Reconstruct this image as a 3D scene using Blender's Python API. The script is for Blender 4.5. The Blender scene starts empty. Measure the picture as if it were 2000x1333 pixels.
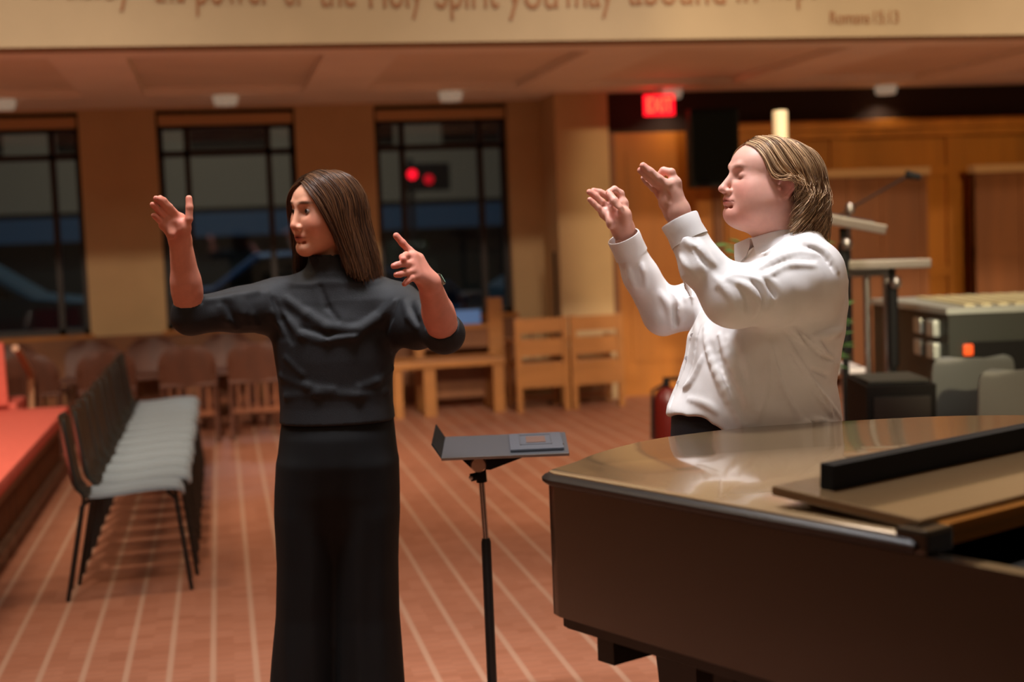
import bpy, bmesh, math, random
import numpy as np
from mathutils import Vector, Matrix, Euler
PI=math.pi
R=random.Random(7)
sc=bpy.context.scene
COL=sc.collection
# ---------------------------------------------------------------- camera geometry (50 mm lens, eye height 1.5 m)
F=2778.; RHO=.04; TH=math.atan(.2063*.04+.0697); PSI=math.radians(11.46)
sr,cr,st,ct=math.sin(RHO),math.cos(RHO),math.sin(TH),math.cos(TH)
def ray(px,py):
    a=(px-1000)/F; b=(666.5-py)/F
    x=a*cr+b*sr; u=-a*sr+b*cr
    return (x,u*st+ct,u*ct-st)
def yp(px,py,D):
    """point seen at a pixel, D metres ahead, in a frame turned to the camera's heading"""
    r=ray(px,py); t=D/r[1]; return Vector((r[0]*t,D,1.5+r[2]*t))
def toW(p):
    c,s=math.cos(PSI),math.sin(PSI)
    return Vector((p[0]*c+p[1]*s,-p[0]*s+p[1]*c,p[2]))
def W(px,py,D=None,z=None,y=None):
    r=ray(px,py); w=toW(r)
    t=D/r[1] if D is not None else ((z-1.5)/r[2] if z is not None else y/w[1])
    return Vector((w[0]*t,w[1]*t,1.5+r[2]*t))
# ---------------------------------------------------------------- materials
def lin(c):
    return tuple((v/255/12.92 if v/255<=.04045 else ((v/255+.055)/1.055)**2.4) for v in c)+(1,)
def mat(name,rgb,rough=.5,metal=0,spec=.5,emit=None,estr=0,noise=None,coat=0,bump=None,attr=False,sss=0,trans=0,alpha=1):
    m=bpy.data.materials.new(name); m.use_nodes=True; nt=m.node_tree; b=nt.nodes['Principled BSDF']
    c=lin(rgb); b.inputs['Base Color'].default_value=c
    b.inputs['Roughness'].default_value=rough; b.inputs['Metallic'].default_value=metal
    b.inputs['Specular IOR Level'].default_value=spec; b.inputs['Coat Weight'].default_value=coat
    b.inputs['Coat Roughness'].default_value=.08
    if emit: b.inputs['Emission Color'].default_value=lin(emit); b.inputs['Emission Strength'].default_value=estr
    if trans: b.inputs['Transmission Weight'].default_value=trans
    if sss:
        b.inputs['Subsurface Weight'].default_value=sss; b.inputs['Subsurface Radius'].default_value=(1,.35,.2); b.inputs['Subsurface Scale'].default_value=.008
    tc=nt.nodes.new('ShaderNodeTexCoord')
    src=None
    if attr:
        a=nt.nodes.new('ShaderNodeAttribute'); a.attribute_name='Col'; src=a.outputs['Color']
        nt.links.new(src,b.inputs['Base Color'])
    if noise:
        sc_,amt,stretch=noise
        mp=nt.nodes.new('ShaderNodeMapping'); mp.inputs['Scale'].default_value=stretch
        n=nt.nodes.new('ShaderNodeTexNoise'); n.inputs['Scale'].default_value=sc_; n.inputs['Detail'].default_value=4
        nt.links.new(tc.outputs['Object'],mp.inputs[0]); nt.links.new(mp.outputs[0],n.inputs['Vector'])
        mr=nt.nodes.new('ShaderNodeMapRange'); mr.inputs['From Min'].default_value=.3; mr.inputs['From Max'].default_value=.7
        mr.inputs['To Min'].default_value=1-amt; mr.inputs['To Max'].default_value=1+amt
        nt.links.new(n.outputs['Fac'],mr.inputs['Value'])
        mx=nt.nodes.new('ShaderNodeVectorMath'); mx.operation='SCALE'
        if src: nt.links.new(src,mx.inputs[0])
        else: mx.inputs[0].default_value=c[:3]
        nt.links.new(mr.outputs[0],mx.inputs['Scale']); nt.links.new(mx.outputs[0],b.inputs['Base Color'])
    if bump:
        s2,st2,stretch=bump
        mp=nt.nodes.new('ShaderNodeMapping'); mp.inputs['Scale'].default_value=stretch
        n=nt.nodes.new('ShaderNodeTexNoise'); n.inputs['Scale'].default_value=s2; n.inputs['Detail'].default_value=6
        nt.links.new(tc.outputs['Object'],mp.inputs[0]); nt.links.new(mp.outputs[0],n.inputs['Vector'])
        bp=nt.nodes.new('ShaderNodeBump'); bp.inputs['Strength'].default_value=st2; bp.inputs['Distance'].default_value=.004
        nt.links.new(n.outputs['Fac'],bp.inputs['Height']); nt.links.new(bp.outputs[0],b.inputs['Normal'])
    return m
# ---------------------------------------------------------------- object helpers
def tag(o,label=None,cat=None,group=None,kind=None):
    if label: o['label']=label
    if cat: o['category']=cat
    if group: o['group']=group
    if kind: o['kind']=kind
    return o
def empty(name,loc=(0,0,0),rz=0,label=None,cat=None,group=None):
    o=bpy.data.objects.new(name,None); COL.objects.link(o); o.location=loc; o.rotation_euler=(0,0,rz)
    o.empty_display_size=.1
    return tag(o,label,cat,group)
def link(name,me,m,parent=None,smooth=False,loc=None,rot=None):
    o=bpy.data.objects.new(name,me); COL.objects.link(o)
    for x in (m if isinstance(m,(list,tuple)) else [m]): me.materials.append(x)
    if parent: o.parent=parent
    if loc is not None: o.location=loc
    if rot is not None: o.rotation_euler=rot
    if smooth: me.polygons.foreach_set('use_smooth',[True]*len(me.polygons))
    return o
class MB:
    """collects shapes into one mesh"""
    def __init__(s): s.v=[]; s.f=[]
    def add(s,v,f):
        n=len(s.v); s.v+= [tuple(x) for x in v]; s.f+=[tuple(i+n for i in q) for q in f]; return s
    def box(s,x0,x1,y0,y1,z0,z1,M=None,bev=0):
        if bev>0:
            bm=bmesh.new(); bmesh.ops.create_cube(bm,size=1)
            for v in bm.verts: v.co=Vector(((x0+x1)/2+v.co.x*(x1-x0),(y0+y1)/2+v.co.y*(y1-y0),(z0+z1)/2+v.co.z*(z1-z0)))
            bmesh.ops.bevel(bm,geom=bm.edges[:],offset=bev,segments=2,affect='EDGES',profile=.7)
            bm.verts.index_update(); v=[w.co.copy() for w in bm.verts]; f=[[w.index for w in q.verts] for q in bm.faces]; bm.free()
        else:
            v=[Vector((x,y,z)) for x in (x0,x1) for y in (y0,y1) for z in (z0,z1)]
            f=[(0,1,3,2),(4,6,7,5),(0,4,5,1),(2,3,7,6),(0,2,6,4),(1,5,7,3)]
        if M is not None: v=[M@w for w in v]
        return s.add(v,f)
    def tube(s,pts,r,n=10,cap=True,flat=1):
        pts=[Vector(p) for p in pts]; k=len(pts)
        rs=r if isinstance(r,(list,tuple)) else [r]*k
        v=[];f=[]; up=None
        for i,p in enumerate(pts):
            t=(pts[min(i+1,k-1)]-pts[max(i-1,0)]).normalized()
            if up is None: up=Vector((0,0,1)) if abs(t.z)<.9 else Vector((1,0,0))
            a=t.cross(up); a.normalize(); b=a.cross(t); up=b
            for j in range(n):
                w=2*PI*j/n; v.append(p+a*math.cos(w)*rs[i]+b*math.sin(w)*rs[i]*flat)
        for i in range(k-1):
            for j in range(n): f.append((i*n+j,i*n+(j+1)%n,(i+1)*n+(j+1)%n,(i+1)*n+j))
        if cap: f.append(tuple(range(n-1,-1,-1))); f.append(tuple((k-1)*n+j for j in range(n)))
        return s.add(v,f)
    def lathe(s,prof,c=(0,0,0),n=24,M=None):
        v=[];f=[]
        for (r,z) in prof:
            for j in range(n): v.append(Vector((r*math.cos(2*PI*j/n),r*math.sin(2*PI*j/n),z)))
        for i in range(len(prof)-1):
            for j in range(n): f.append((i*n+j,i*n+(j+1)%n,(i+1)*n+(j+1)%n,(i+1)*n+j))
        f.append(tuple(range(n-1,-1,-1))); f.append(tuple((len(prof)-1)*n+j for j in range(n)))
        if M is not None: v=[M@w for w in v]
        v=[w+Vector(c) for w in v]
        return s.add(v,f)
    def prism(s,poly,z0,z1,M=None):
        n=len(poly); v=[Vector((x,y,z0)) for x,y in poly]+[Vector((x,y,z1)) for x,y in poly]
        f=[tuple(range(n-1,-1,-1)),tuple(range(n,2*n))]+[(i,(i+1)%n,n+(i+1)%n,n+i) for i in range(n)]
        if M is not None: v=[M@w for w in v]
        return s.add(v,f)
    def sheet(s,rows,th):
        """rows of points -> slab with thickness th along the sheet normal"""
        a=len(rows); b=len(rows[0]); P=[[Vector(p) for p in r] for r in rows]; N=[]
        for i in range(a):
            for j in range(b):
                du=P[min(i+1,a-1)][j]-P[max(i-1,0)][j]; dv=P[i][min(j+1,b-1)]-P[i][max(j-1,0)]
                N.append(du.cross(dv).normalized())
        v=[P[i][j]+N[i*b+j]*th/2 for i in range(a) for j in range(b)]+[P[i][j]-N[i*b+j]*th/2 for i in range(a) for j in range(b)]
        o=a*b; f=[]
        for i in range(a-1):
            for j in range(b-1):
                q=(i*b+j,(i+1)*b+j,(i+1)*b+j+1,i*b+j+1); f.append(q); f.append(tuple(x+o for x in reversed(q)))
        bd=[(0,j) for j in range(b)]+[(i,b-1) for i in range(1,a)]+[(a-1,j) for j in range(b-2,-1,-1)]+[(i,0) for i in range(a-2,0,-1)]
        for k in range(len(bd)):
            p=bd[k][0]*b+bd[k][1]; q=bd[(k+1)%len(bd)]; q=q[0]*b+q[1]; f.append((p,q,q+o,p+o))
        return s.add(v,f)
    def build(s,name,m,parent=None,smooth=False,**k):
        me=bpy.data.meshes.new(name); me.from_pydata([tuple(x) for x in s.v],[],s.f); me.update()
        bm=bmesh.new(); bm.from_mesh(me); bmesh.ops.recalc_face_normals(bm,faces=bm.faces[:]); bm.to_mesh(me); bm.free()
        o=link(name,me,m,parent,smooth,**k)
        if smooth:
            try: me.set_sharp_from_angle(angle=math.radians(40))
            except Exception: pass
        return o
def spl(pts,n):
    """Catmull-Rom through points, n samples"""
    P=[np.array(p,float) for p in pts]; P=[2*P[0]-P[1]]+P+[2*P[-1]-P[-2]]; out=[]
    for k in range(n):
        t=k/(n-1)*(len(P)-3); i=min(int(t),len(P)-4); u=t-i
        a,b,c,d=P[i:i+4]
        out.append(.5*((2*b)+(-a+c)*u+(2*a-5*b+4*c-d)*u*u+(-a+3*b-3*c+d)*u**3))
    return out
def copy_tree(o,parent=None):
    c=o.copy(); COL.objects.link(c); c.parent=parent
    for ch in list(o.children): copy_tree(ch,c)
    return c
# ================================================================ MATERIALS
M_cream=mat('cream_plaster',(152,132,104),.85,noise=(3,.04,(1,1,1)),bump=(60,.15,(1,1,1)))
M_tan=mat('tan_plaster',(196,166,122),.85,noise=(3,.05,(1,1,1)),bump=(60,.15,(1,1,1)))
M_soffit=mat('soffit_plaster',(240,230,214),.8,noise=(2,.05,(1,1,1)))
M_soffit_d=mat('coffer_panel_plaster',(232,218,198),.8,noise=(2,.05,(1,1,1)))
M_dark=mat('shaded_upper_wall',(40,24,14),.8)  # dark base colour stands in for the shade above the cornice
M_hall=mat('hall_plaster',(172,162,148),.9)
M_oak=mat('oak_panel',(168,102,26),.45,noise=(6,.16,(1,1,.12)),bump=(40,.2,(1,1,.08)))
M_oakd=mat('brown_oak_panel',(120,72,34),.5,noise=(6,.18,(1,1,.12)))
M_oakl=mat('light_oak',(166,108,50),.45,noise=(8,.15,(.3,1,1)))
M_oakrail=mat('lit_oak_edge',(186,146,98),.5)  # pale tone stands in for light falling on the top edges
M_bench=mat('bench_walnut',(116,62,28),.5,noise=(10,.2,(1,1,.1)))
M_chairw=mat('red_brown_wood',(84,45,26),.6,noise=(10,.2,(1,1,.2)))
M_stone=mat('stone_plinth',(140,104,82),.7,noise=(12,.1,(1,1,1)))
M_red=mat('red_fabric',(216,104,88),.95,noise=(30,.06,(1,1,1)),spec=.2)
M_black=mat('black_plastic',(24,24,24),.42)
M_blk2=mat('matte_black',(9,9,8),.7,spec=.25)
M_shell=mat('dark_chair_shell',(30,31,28),.35,spec=.6)
M_seat=mat('grey_seat',(126,136,142),.5,spec=.5)
M_greyback=mat('grey_chair_back',(92,97,96),.45)
M_metal=mat('chrome_steel',(190,188,190),.25,metal=1)
M_brush=mat('brushed_steel',(150,146,142),.4,metal=1)
M_brass=mat('brass_hinge',(176,118,48),.38,metal=1,bump=(80,.4,(1,1,1)))
M_edge=mat('edge_ebony',(30,22,17),.42,spec=.4)
M_flap=mat('polished_flap',(112,88,60),.2,spec=.6,coat=.8)  # brown base carries the reflected room tone, as on the lid
M_piano=mat('polished_lid_tan_sheen',(152,126,92),.19,spec=.7,coat=1,noise=(1.5,.12,(1,1,1)))  # tan base stands in for warm room reflections on the dark lid
M_pside=mat('satin_ebony',(20,17,13),.25,spec=.7,coat=.8,noise=(2,.25,(1,1,1)))
M_pblk=mat('piano_inner_black',(12,10,9),.5)
M_stand=mat('stand_desk_black',(62,64,68),.45,spec=.5)
M_folder=mat('grey_black_folder',(70,73,80),.55,bump=(300,.15,(1,1,1)))
M_patch=mat('brown_patch',(92,66,56),.6)
M_candle=mat('ivory_wax',(226,206,168),.5,sss=.3)
M_leaf=mat('leaf_green',(58,92,40),.5,noise=(20,.3,(1,1,1)))
M_case=mat('case_green_black',(34,40,34),.5)
M_casetop=mat('brushed_case_top',(170,178,172),.4,metal=.4)
M_white=mat('white_plastic',(205,200,200),.5)
M_frame=mat('dark_window_frame',(34,26,20),.5)
M_asph=mat('asphalt',(40,44,50),.8)
M_fac=mat('night_facade',(186,166,138),.9)
M_can=mat('downlight_trim',(190,180,165),.5,emit=(255,236,205),estr=.16)
M_text=mat('lettering_brown',(128,84,52),.8)
M_carb=mat('car_paint_blue',(52,92,128),.3,spec=.6)
M_cart=mat('car_paint_teal',(40,100,112),.3,spec=.6)
M_glass=mat('tinted_car_glass',(14,18,20),.1)
M_tire=mat('tyre_rubber',(16,16,16),.8)
def glass():
    m=bpy.data.materials.new('window_glass'); m.use_nodes=True; nt=m.node_tree; nt.nodes.clear()
    o=nt.nodes.new('ShaderNodeOutputMaterial'); mx=nt.nodes.new('ShaderNodeMixShader'); t=nt.nodes.new('ShaderNodeBsdfTransparent'); g=nt.nodes.new('ShaderNodeBsdfGlossy')
    t.inputs[0].default_value=(.75,.82,.85,1); g.inputs['Roughness'].default_value=.03; g.inputs[0].default_value=(.9,.95,1,1)
    fr=nt.nodes.new('ShaderNodeFresnel'); fr.inputs[0].default_value=1.6
    nt.links.new(fr.outputs[0],mx.inputs[0]); nt.links.new(t.outputs[0],mx.inputs[1]); nt.links.new(g.outputs[0],mx.inputs[2]); nt.links.new(mx.outputs[0],o.inputs[0])
    return m
M_pane=glass()
def floor_mat():
    m=bpy.data.materials.new('brick_paver_floor'); m.use_nodes=True; nt=m.node_tree; b=nt.nodes['Principled BSDF']; L=nt.links.new
    tc=nt.nodes.new('ShaderNodeTexCoord'); sp=nt.nodes.new('ShaderNodeSeparateXYZ'); L(tc.outputs['Object'],sp.inputs[0])
    def math_(op,a,bv=None,c=None):
        n=nt.nodes.new('ShaderNodeMath'); n.operation=op
        for i,v in enumerate((a,bv,c)):
            if v is None: continue
            if isinstance(v,(int,float)): n.inputs[i].default_value=v
            else: L(v,n.inputs[i])
        return n.outputs[0]
    pitch=PITCH; off=XOFF
    u=math_('DIVIDE',math_('SUBTRACT',sp.outputs[0],off),pitch)
    fr=math_('FRACT',math_('ADD',u,100.5)); d=math_('ABSOLUTE',math_('SUBTRACT',fr,.5))       # 0 on the joint line
    line=nt.nodes.new('ShaderNodeMapRange'); L(d,line.inputs[0]); line.inputs[1].default_value=.04; line.inputs[2].default_value=.10; line.inputs[3].default_value=1; line.inputs[4].default_value=0
    # thin joints across the strips: staggered per strip
    idx=math_('FLOOR',math_('ADD',u,100.5)); v=math_('ADD',math_('DIVIDE',sp.outputs[1],.068),math_('MULTIPLY',idx,.5))
    d2=math_('ABSOLUTE',math_('SUBTRACT',math_('FRACT',math_('ADD',v,200)),.5))
    l2=nt.nodes.new('ShaderNodeMapRange'); L(d2,l2.inputs[0]); l2.inputs[1].default_value=.04; l2.inputs[2].default_value=.12; l2.inputs[3].default_value=.55; l2.inputs[4].default_value=0
    wn=nt.nodes.new('ShaderNodeTexWhiteNoise'); wn.noise_dimensions='2D'; cb=nt.nodes.new('ShaderNodeCombineXYZ'); L(idx,cb.inputs[0]); L(math_('FLOOR',math_('ADD',v,200)),cb.inputs[1]); L(cb.outputs[0],wn.inputs['Vector'])
    ramp=nt.nodes.new('ShaderNodeValToRGB'); L(wn.outputs['Value'],ramp.inputs[0])
    e=ramp.color_ramp.elements; e[0].color=lin((150,94,68)); e[1].color=lin((162,106,80)); e.new(.5).color=lin((156,100,74))
    nz=nt.nodes.new('ShaderNodeTexNoise'); nz.inputs['Scale'].default_value=1.2; nz.inputs['Detail'].default_value=5; L(tc.outputs['Object'],nz.inputs['Vector'])
    m1=nt.nodes.new('ShaderNodeMix'); m1.data_type='RGBA'; L(l2.outputs[0],m1.inputs[0]); L(ramp.outputs[0],m1.inputs[6]); m1.inputs[7].default_value=lin((138,88,66))
    m2=nt.nodes.new('ShaderNodeMix'); m2.data_type='RGBA'; L(line.outputs[0],m2.inputs[0]); L(m1.outputs[2],m2.inputs[6]); m2.inputs[7].default_value=lin((170,129,104))
    vs=nt.nodes.new('ShaderNodeVectorMath'); vs.operation='SCALE'; mr=nt.nodes.new('ShaderNodeMapRange'); L(nz.outputs['Fac'],mr.inputs[0]); mr.inputs[1].default_value=.3; mr.inputs[2].default_value=.7; mr.inputs[3].default_value=.9; mr.inputs[4].default_value=1.08
    L(m2.outputs[2],vs.inputs[0]); L(mr.outputs[0],vs.inputs['Scale']); L(vs.outputs[0],b.inputs['Base Color'])
    b.inputs['Roughness'].default_value=.5; b.inputs['Specular IOR Level'].default_value=.35
    return m
PITCH=.196; XOFF=.0
# pitch of the pale joint lines from two neighbouring lines at the bottom of the frame
_a=W(74,1333,z=0); _b=W(502,1320,z=0); PITCH=(_b.x-_a.x)/5; XOFF=_a.x
M_floor=floor_mat()
# ================================================================ THE ROOM
H=2.65; YW=12.5; YF=8.86
def st_(name,mb,m,parent=None,**k):
    o=mb.build(name,m,parent,**k)
    if not parent: o['kind']='structure'
    return o
st_('floor',MB().box(-9,12,-7,YW+.3,-.2,0),M_floor)
WIN=[(-2.28,-1.10),(-.47,.70),(1.385,2.57)]; SILL=.76; WT=2.63
mb=MB(); xs=[-9]+[v for w in WIN for v in w]+[3.3]
for i in range(0,len(xs),2): mb.box(xs[i],xs[i+1],YW,YW+.25,0,H)
for a,b in WIN: mb.box(a,b,YW,YW+.25,0,SILL-.02); mb.box(a,b,YW,YW+.25,WT+.0,H)
st_('wall_back',mb,M_tan)
for i,(a,b) in enumerate(WIN):
    mb=MB(); y=YW+.10
    mb.box(a,a+.05,y,y+.08,SILL,WT); mb.box(b-.05,b,y,y+.08,SILL,WT); mb.box(a,b,y,y+.08,WT-.16,WT); mb.box(a,b,y,y+.08,SILL,SILL+.05)
    for t in (.21,.8): mb.box(a+(b-a)*t-.025,a+(b-a)*t+.025,y,y+.08,SILL,WT)
    mb.box(a,b,y,y+.08,2.24,2.29)
    o=st_(f'window_{i+1}',mb,M_frame)
    MB().box(a+.03,b-.03,y+.035,y+.042,SILL+.03,WT-.03).build('pane',M_pane,o)
    MB().box(a-.03,b+.03,YW-.04,YW+.1,SILL-.03,SILL).build('window_sill',M_oak,o)
    MB().box(a+.02,b-.02,YW+.0,YW+.07,WT-.13,WT-.04,bev=.01).build('blind_box',M_oakrail,o)
# timber wainscot under the glass
mb=MB().box(-9,-.47,YW-.03,YW,0.0,.74).box(-.47,2.6,YW-.03,YW,0,.72)
for k in range(40): mb.box(-9+k*.3,-8.985+k*.3,YW-.04,YW-.03,.06,.68)
st_('trim_1',mb,M_oakd)
# cream column and the panelled right part
st_('wall_column',MB().box(2.86,3.33,11.9,12.6,0,H),M_tan)
XR=3.33
mb=MB().box(XR,12,12.05,12.3,0,2.30)
st_('wall_panelled',mb,M_oak)
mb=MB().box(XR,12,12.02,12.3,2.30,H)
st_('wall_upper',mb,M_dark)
mb=MB().box(4.42,12,11.90,12.05,2.27,2.36,bev=.012).box(4.42,12,11.95,12.05,2.20,2.27)
st_('trim_2',mb,M_oak)
# raised stiles and rails on the panelled wall
mb=MB()
for x in (4.42,5.42,6.55,7.7,8.9,10.1): mb.box(x,x+.16,12.0,12.05,0,2.2)
for z in (.0,.92,1.84): mb.box(4.42,12,12.01,12.05,z,z+.1)
st_('trim_3',mb,M_oak)
for k,(x0,x1) in enumerate(((5.0,6.12),(6.58,7.9))):
    o=empty('timber_screen',((x0+x1)/2,11.6,0),0,('dark oak screen with pale top rail behind the singer\'s shoulders','dark oak screen with lit top rail at the right edge of the view')[k],'screen','oak screens before the panelled wall')
    w=(x1-x0)/2
    mb=MB().box(-w,w,-.02,.02,.1,1.84)
    for x in (-w,-w*.33,w*.33-.06,w-.06): mb.box(x,x+.06,-.035,.035,0,1.84)
    mb.box(-w,w,-.03,.03,1.1,1.18).box(-w,w,-.03,.03,.62,.7)
    mb.build('panel',(M_oakd),o)
    MB().box(-w-.02,w+.02,-.06,.06,1.84,1.91,bev=.008).build('top_rail',M_oakrail,o)
# oak door leaf left of the hung loudspeaker
o=MB().box(3.36,4.28,11.98,12.04,0,2.3).box(3.5,4.14,11.965,11.98,.3,1.0).box(3.5,4.14,11.965,11.98,1.1,2.15).build('door_1',M_oak); o['kind']='structure'
MB().tube([(4.18,11.98,1.0),(4.18,11.93,1.0),(4.08,11.93,1.0)],.01).build('door_handle',M_brass,o)
MB().box(3.33,3.38,11.9,12.0,0,2.3).box(4.28,4.36,11.93,12.05,0,2.34).build('door_frame',M_oakd,o)
# soffit with coffers, and the lettered beam
mb=MB()
cof=[(-2.1,-.96),(-.5,.72),(1.2,2.45),(2.98,4.3),(4.75,5.95),(6.5,7.8)]
y0,y1=YF+.28,11.45
mb.box(-9,12,YF,y0,H,H+.3); mb.box(-9,12,y1,12.8,H,H+.3)
ed=[-9]+[v for c in cof for v in c]+[12]
for i in range(0,len(ed),2): mb.box(ed[i],ed[i+1],y0,y1,H,H+.3)
st_('ceiling',mb,M_soffit)
mb=MB()
for a,b in cof: mb.box(a,b,y0,y1,H+.06,H+.25)
st_('trim_4',mb,M_soffit_d)
st_('wall_lettered',MB().box(-9,12,YF-.25,YF,H,6.6),M_cream)
# hall shell round and behind the camera
st_('wall_left',MB().box(-9.2,-9,-7,12.8,0,6.6),M_hall)
st_('wall_right',MB().box(12,12.2,-7,12.8,0,6.6),M_hall)
st_('wall_front',MB().box(-9,12,-7.2,-7,0,6.6),M_hall)
st_('ceiling_hall',MB().box(-9.2,12.2,-7.2,YF,6.6,6.8),M_hall)
# lettering painted on the beam
def text_mesh(name,words,m,label,cat,shear=.0):
    dg=[]
    root=empty(name,(0,YF-.25,H),0,label,cat)
    for (s,px0,px1,base,size) in words:
        cu=bpy.data.curves.new('t','FONT'); cu.body=s; cu.size=1; cu.extrude=.004; cu.shear=shear
        ob=bpy.data.objects.new('t',cu); COL.objects.link(ob)
        me=bpy.data.meshes.new_from_object(ob.evaluated_get(bpy.context.evaluated_depsgraph_get())) if False else None
        bpy.context.view_layer.update()
        me=bpy.data.meshes.new_from_object(ob)
        xs=[v.co.x for v in me.vertices]
        a=W(px0,base,y=YF-.26); b=W(px1,base,y=YF-.26)
        sx=(b.x-a.x)/(max(xs)-min(xs)); zz=a.z*.5+b.z*.5
        for v in me.vertices:
            v.co=Vector((a.x+(v.co.x-min(xs))*sx,-.005+v.co.z,zz-H+v.co.y*size))
        bpy.data.objects.remove(ob)
        link('word',me,m,root)
    return root
sz=.30
text_mesh('wall_lettering',[('so',60,110,-6,sz),('that',125,195,-3,sz),('by',205,258,-2,sz),('the',300,362,4,sz),('power',383,532,7,sz),('of',556,592,10,sz),('the',624,695,12,sz),('Holy',722,828,14,sz),('Spirit',852,975,15,sz),('you',992,1090,16,sz),('may',1108,1200,13,sz),('abound',1230,1418,8,sz),('in',1440,1480,3,sz),('hope',1508,1600,-4,sz),('Romans',1622,1700,46,.115),('15:13',1708,1756,45,.115)],M_text,'brown serif scripture lettering running along the cream beam','lettering')
# downlights in the soffit
for k,(px,py) in enumerate([(5,200),(440,192),(880,184),(1310,180),(1730,172)]):
    p=W(px,py,z=H-.02)
    o=empty('downlight',(p.x,p.y,H),0,['recessed downlight at the far left edge above the first window','recessed downlight above the second window','recessed downlight above the third window','recessed downlight just above the red exit sign','recessed downlight above the panelled wall on the right'][k],'ceiling light','round downlights in the soffit')
    MB().lathe([(.095,0),(.1,-.03),(.085,-.075),(.075,-.075)],n=20).build('trim_ring',M_can,o,True)
    MB().lathe([(.07,-.05),(.072,-.07),(.02,-.079)],n=20).build('lens',M_can,o,True)
# exit sign
p0=W(1258,205,y=11.6); p1=W(1316,205,y=11.6)
cx=(p0.x+p1.x)/2; w=(p1.x-p0.x)/2; zt=W(1287,185,y=11.6).z; zb=W(1287,226,y=11.6).z
o=empty('exit_sign',(cx,11.6,zb),0,'glowing red exit sign hanging above the oak door','sign')
M_ex=mat('exit_glow',(120,8,12),.5,emit=(255,14,34),estr=2.2); M_ex2=mat('exit_letters',(200,40,30),.5,emit=(255,84,50),estr=3.0)
hz=zt-zb
MB().box(-w,w,-.025,.025,0,hz,bev=.008).build('housing',M_ex,o)
cu=bpy.data.curves.new('t','FONT'); cu.body='EXIT'; cu.size=1; cu.extrude=.004; ob=bpy.data.objects.new('t',cu); COL.objects.link(ob); bpy.context.view_layer.update()
me=bpy.data.meshes.new_from_object(ob); bpy.data.objects.remove(ob)
xs=[v.co.x for v in me.vertices]; ys=[v.co.y for v in me.vertices]
for v in me.vertices: v.co=Vector(((v.co.x-(min(xs)+max(xs))/2)/(max(xs)-min(xs))*w*1.7,-.028+v.co.z,hz*.16+v.co.y/max(ys)*hz*.68))
link('letters',me,M_ex2,o)
MB().box(-.03,.03,-.02,.02,hz,H-zb).build('mount',M_white,o)
# ---- outside at night
o=st_('ground_outside',MB().box(-30,40,12.9,60,-.3,-.1),M_asph)
b=empty('apartment_building',(2,38,-.1),0,'dim grey building across the dark street behind the windows','building')
mb=MB().box(-30,30,0,6,2.5,12)
mb.build('upper_wall',M_fac,b)
MB().box(-30,30,-.6,.2,1.75,2.35).build('fascia_band',mat('blue_lit_band',(60,92,118),.6,emit=(60,110,150),estr=.04),b)
for k in range(4,13): MB().box(-29+k*3.3,-27+k*3.3,-.05,.1,4,5.8).build('window',M_glass,b)
MB().box(-30,30,.5,6,-.0,2.5).build('ground_floor',M_case,b)
def car(x,y,m,label):
    c=empty('parked_car',(x,y,-.1),0,label,'car','cars parked outside the windows')
    P=[(-2.1,.35),(-2.15,.75),(-1.9,.9),(-1.2,.98),(-.6,1.42),(.7,1.45),(1.35,1.02),(2.0,.92),(2.2,.7),(2.15,.35)]
    mb=MB(); rows=[]
    for yy,k in ((-.85,.97),(-.8,1),(.8,1),(.85,.97)):
        rows.append([Vector((px*k,yy,pz*(k if pz>1 else 1))) for px,pz in P])
    n=len(P); v=[p for r in rows for p in r]; f=[]
    for i in range(3):
        for j in range(n): f.append((i*n+j,i*n+(j+1)%n,(i+1)*n+(j+1)%n,(i+1)*n+j))
    f.append(tuple(range(n))); f.append(tuple(3*n+j for j in range(n)))
    mb.add(v,f).build('body',m,c)
    MB().add([(-1.05,-.86,1.0),(-.55,-.86,1.34),(.65,-.86,1.36),(1.15,-.86,1.02),(-1.05,-.8,1.0),(-.55,-.8,1.34),(.65,-.8,1.36),(1.15,-.8,1.02)],[(0,1,2,3),(4,7,6,5),(0,4,5,1),(1,5,6,2),(2,6,7,3),(3,7,4,0)]).build('side_window',M_glass,c)
    for wx in (-1.35,1.35):
        for wy in (-.82,.82):
            w_=MB().lathe([(.1,-.1),(.3,-.1),(.32,0),(.3,.1),(.1,.1)],n=20,M=Matrix.Rotation(PI/2,4,'X')).build('wheel',M_tire,c,True); w_.location=(wx,wy,.32)
car(-3.6,19,M_cart,'teal parked car seen through the left window')
car(1.1,20,M_carb,'blue parked car seen through the middle window')
car(6.2,21,M_cart,'teal parked car seen through the window beside the column')
for k,(px,py,y) in enumerate([(551,507,24),(522,512,26)]):
    p=W(px,py,y=y)
    o=empty('street_lamp',(p.x,p.y,-.1),0,('bright white globe lamp behind the conductor\'s shoulder','fainter white globe lamp beside the brighter one')[k],'lamp','low white lamps across the street')
    MB().tube([(0,0,0),(0,0,p.z)],.03).build('post',M_black,o)
    MB().lathe([(.02,-.12),(.1,-.08),(.13,0),(.1,.08),(.02,.12)],n=16).build('globe',mat('globe_glow%d'%k,(200,200,210),.5,emit=(190,205,235),estr=(1.1,.5)[k]),o,True,loc=(0,0,p.z+.1))
p=W(805,341,y=26)
o=empty('traffic_light',(p.x,p.y,-.1),0,'red traffic light glowing through the window beside the column','traffic light')
MB().tube([(0,0.2,0),(0,.2,p.z+.4)],.05).build('post',M_black,o)
MB().box(-.2,.7,0,.2,p.z-.2,p.z+.3,bev=.03).build('housing',M_black,o)
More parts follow.
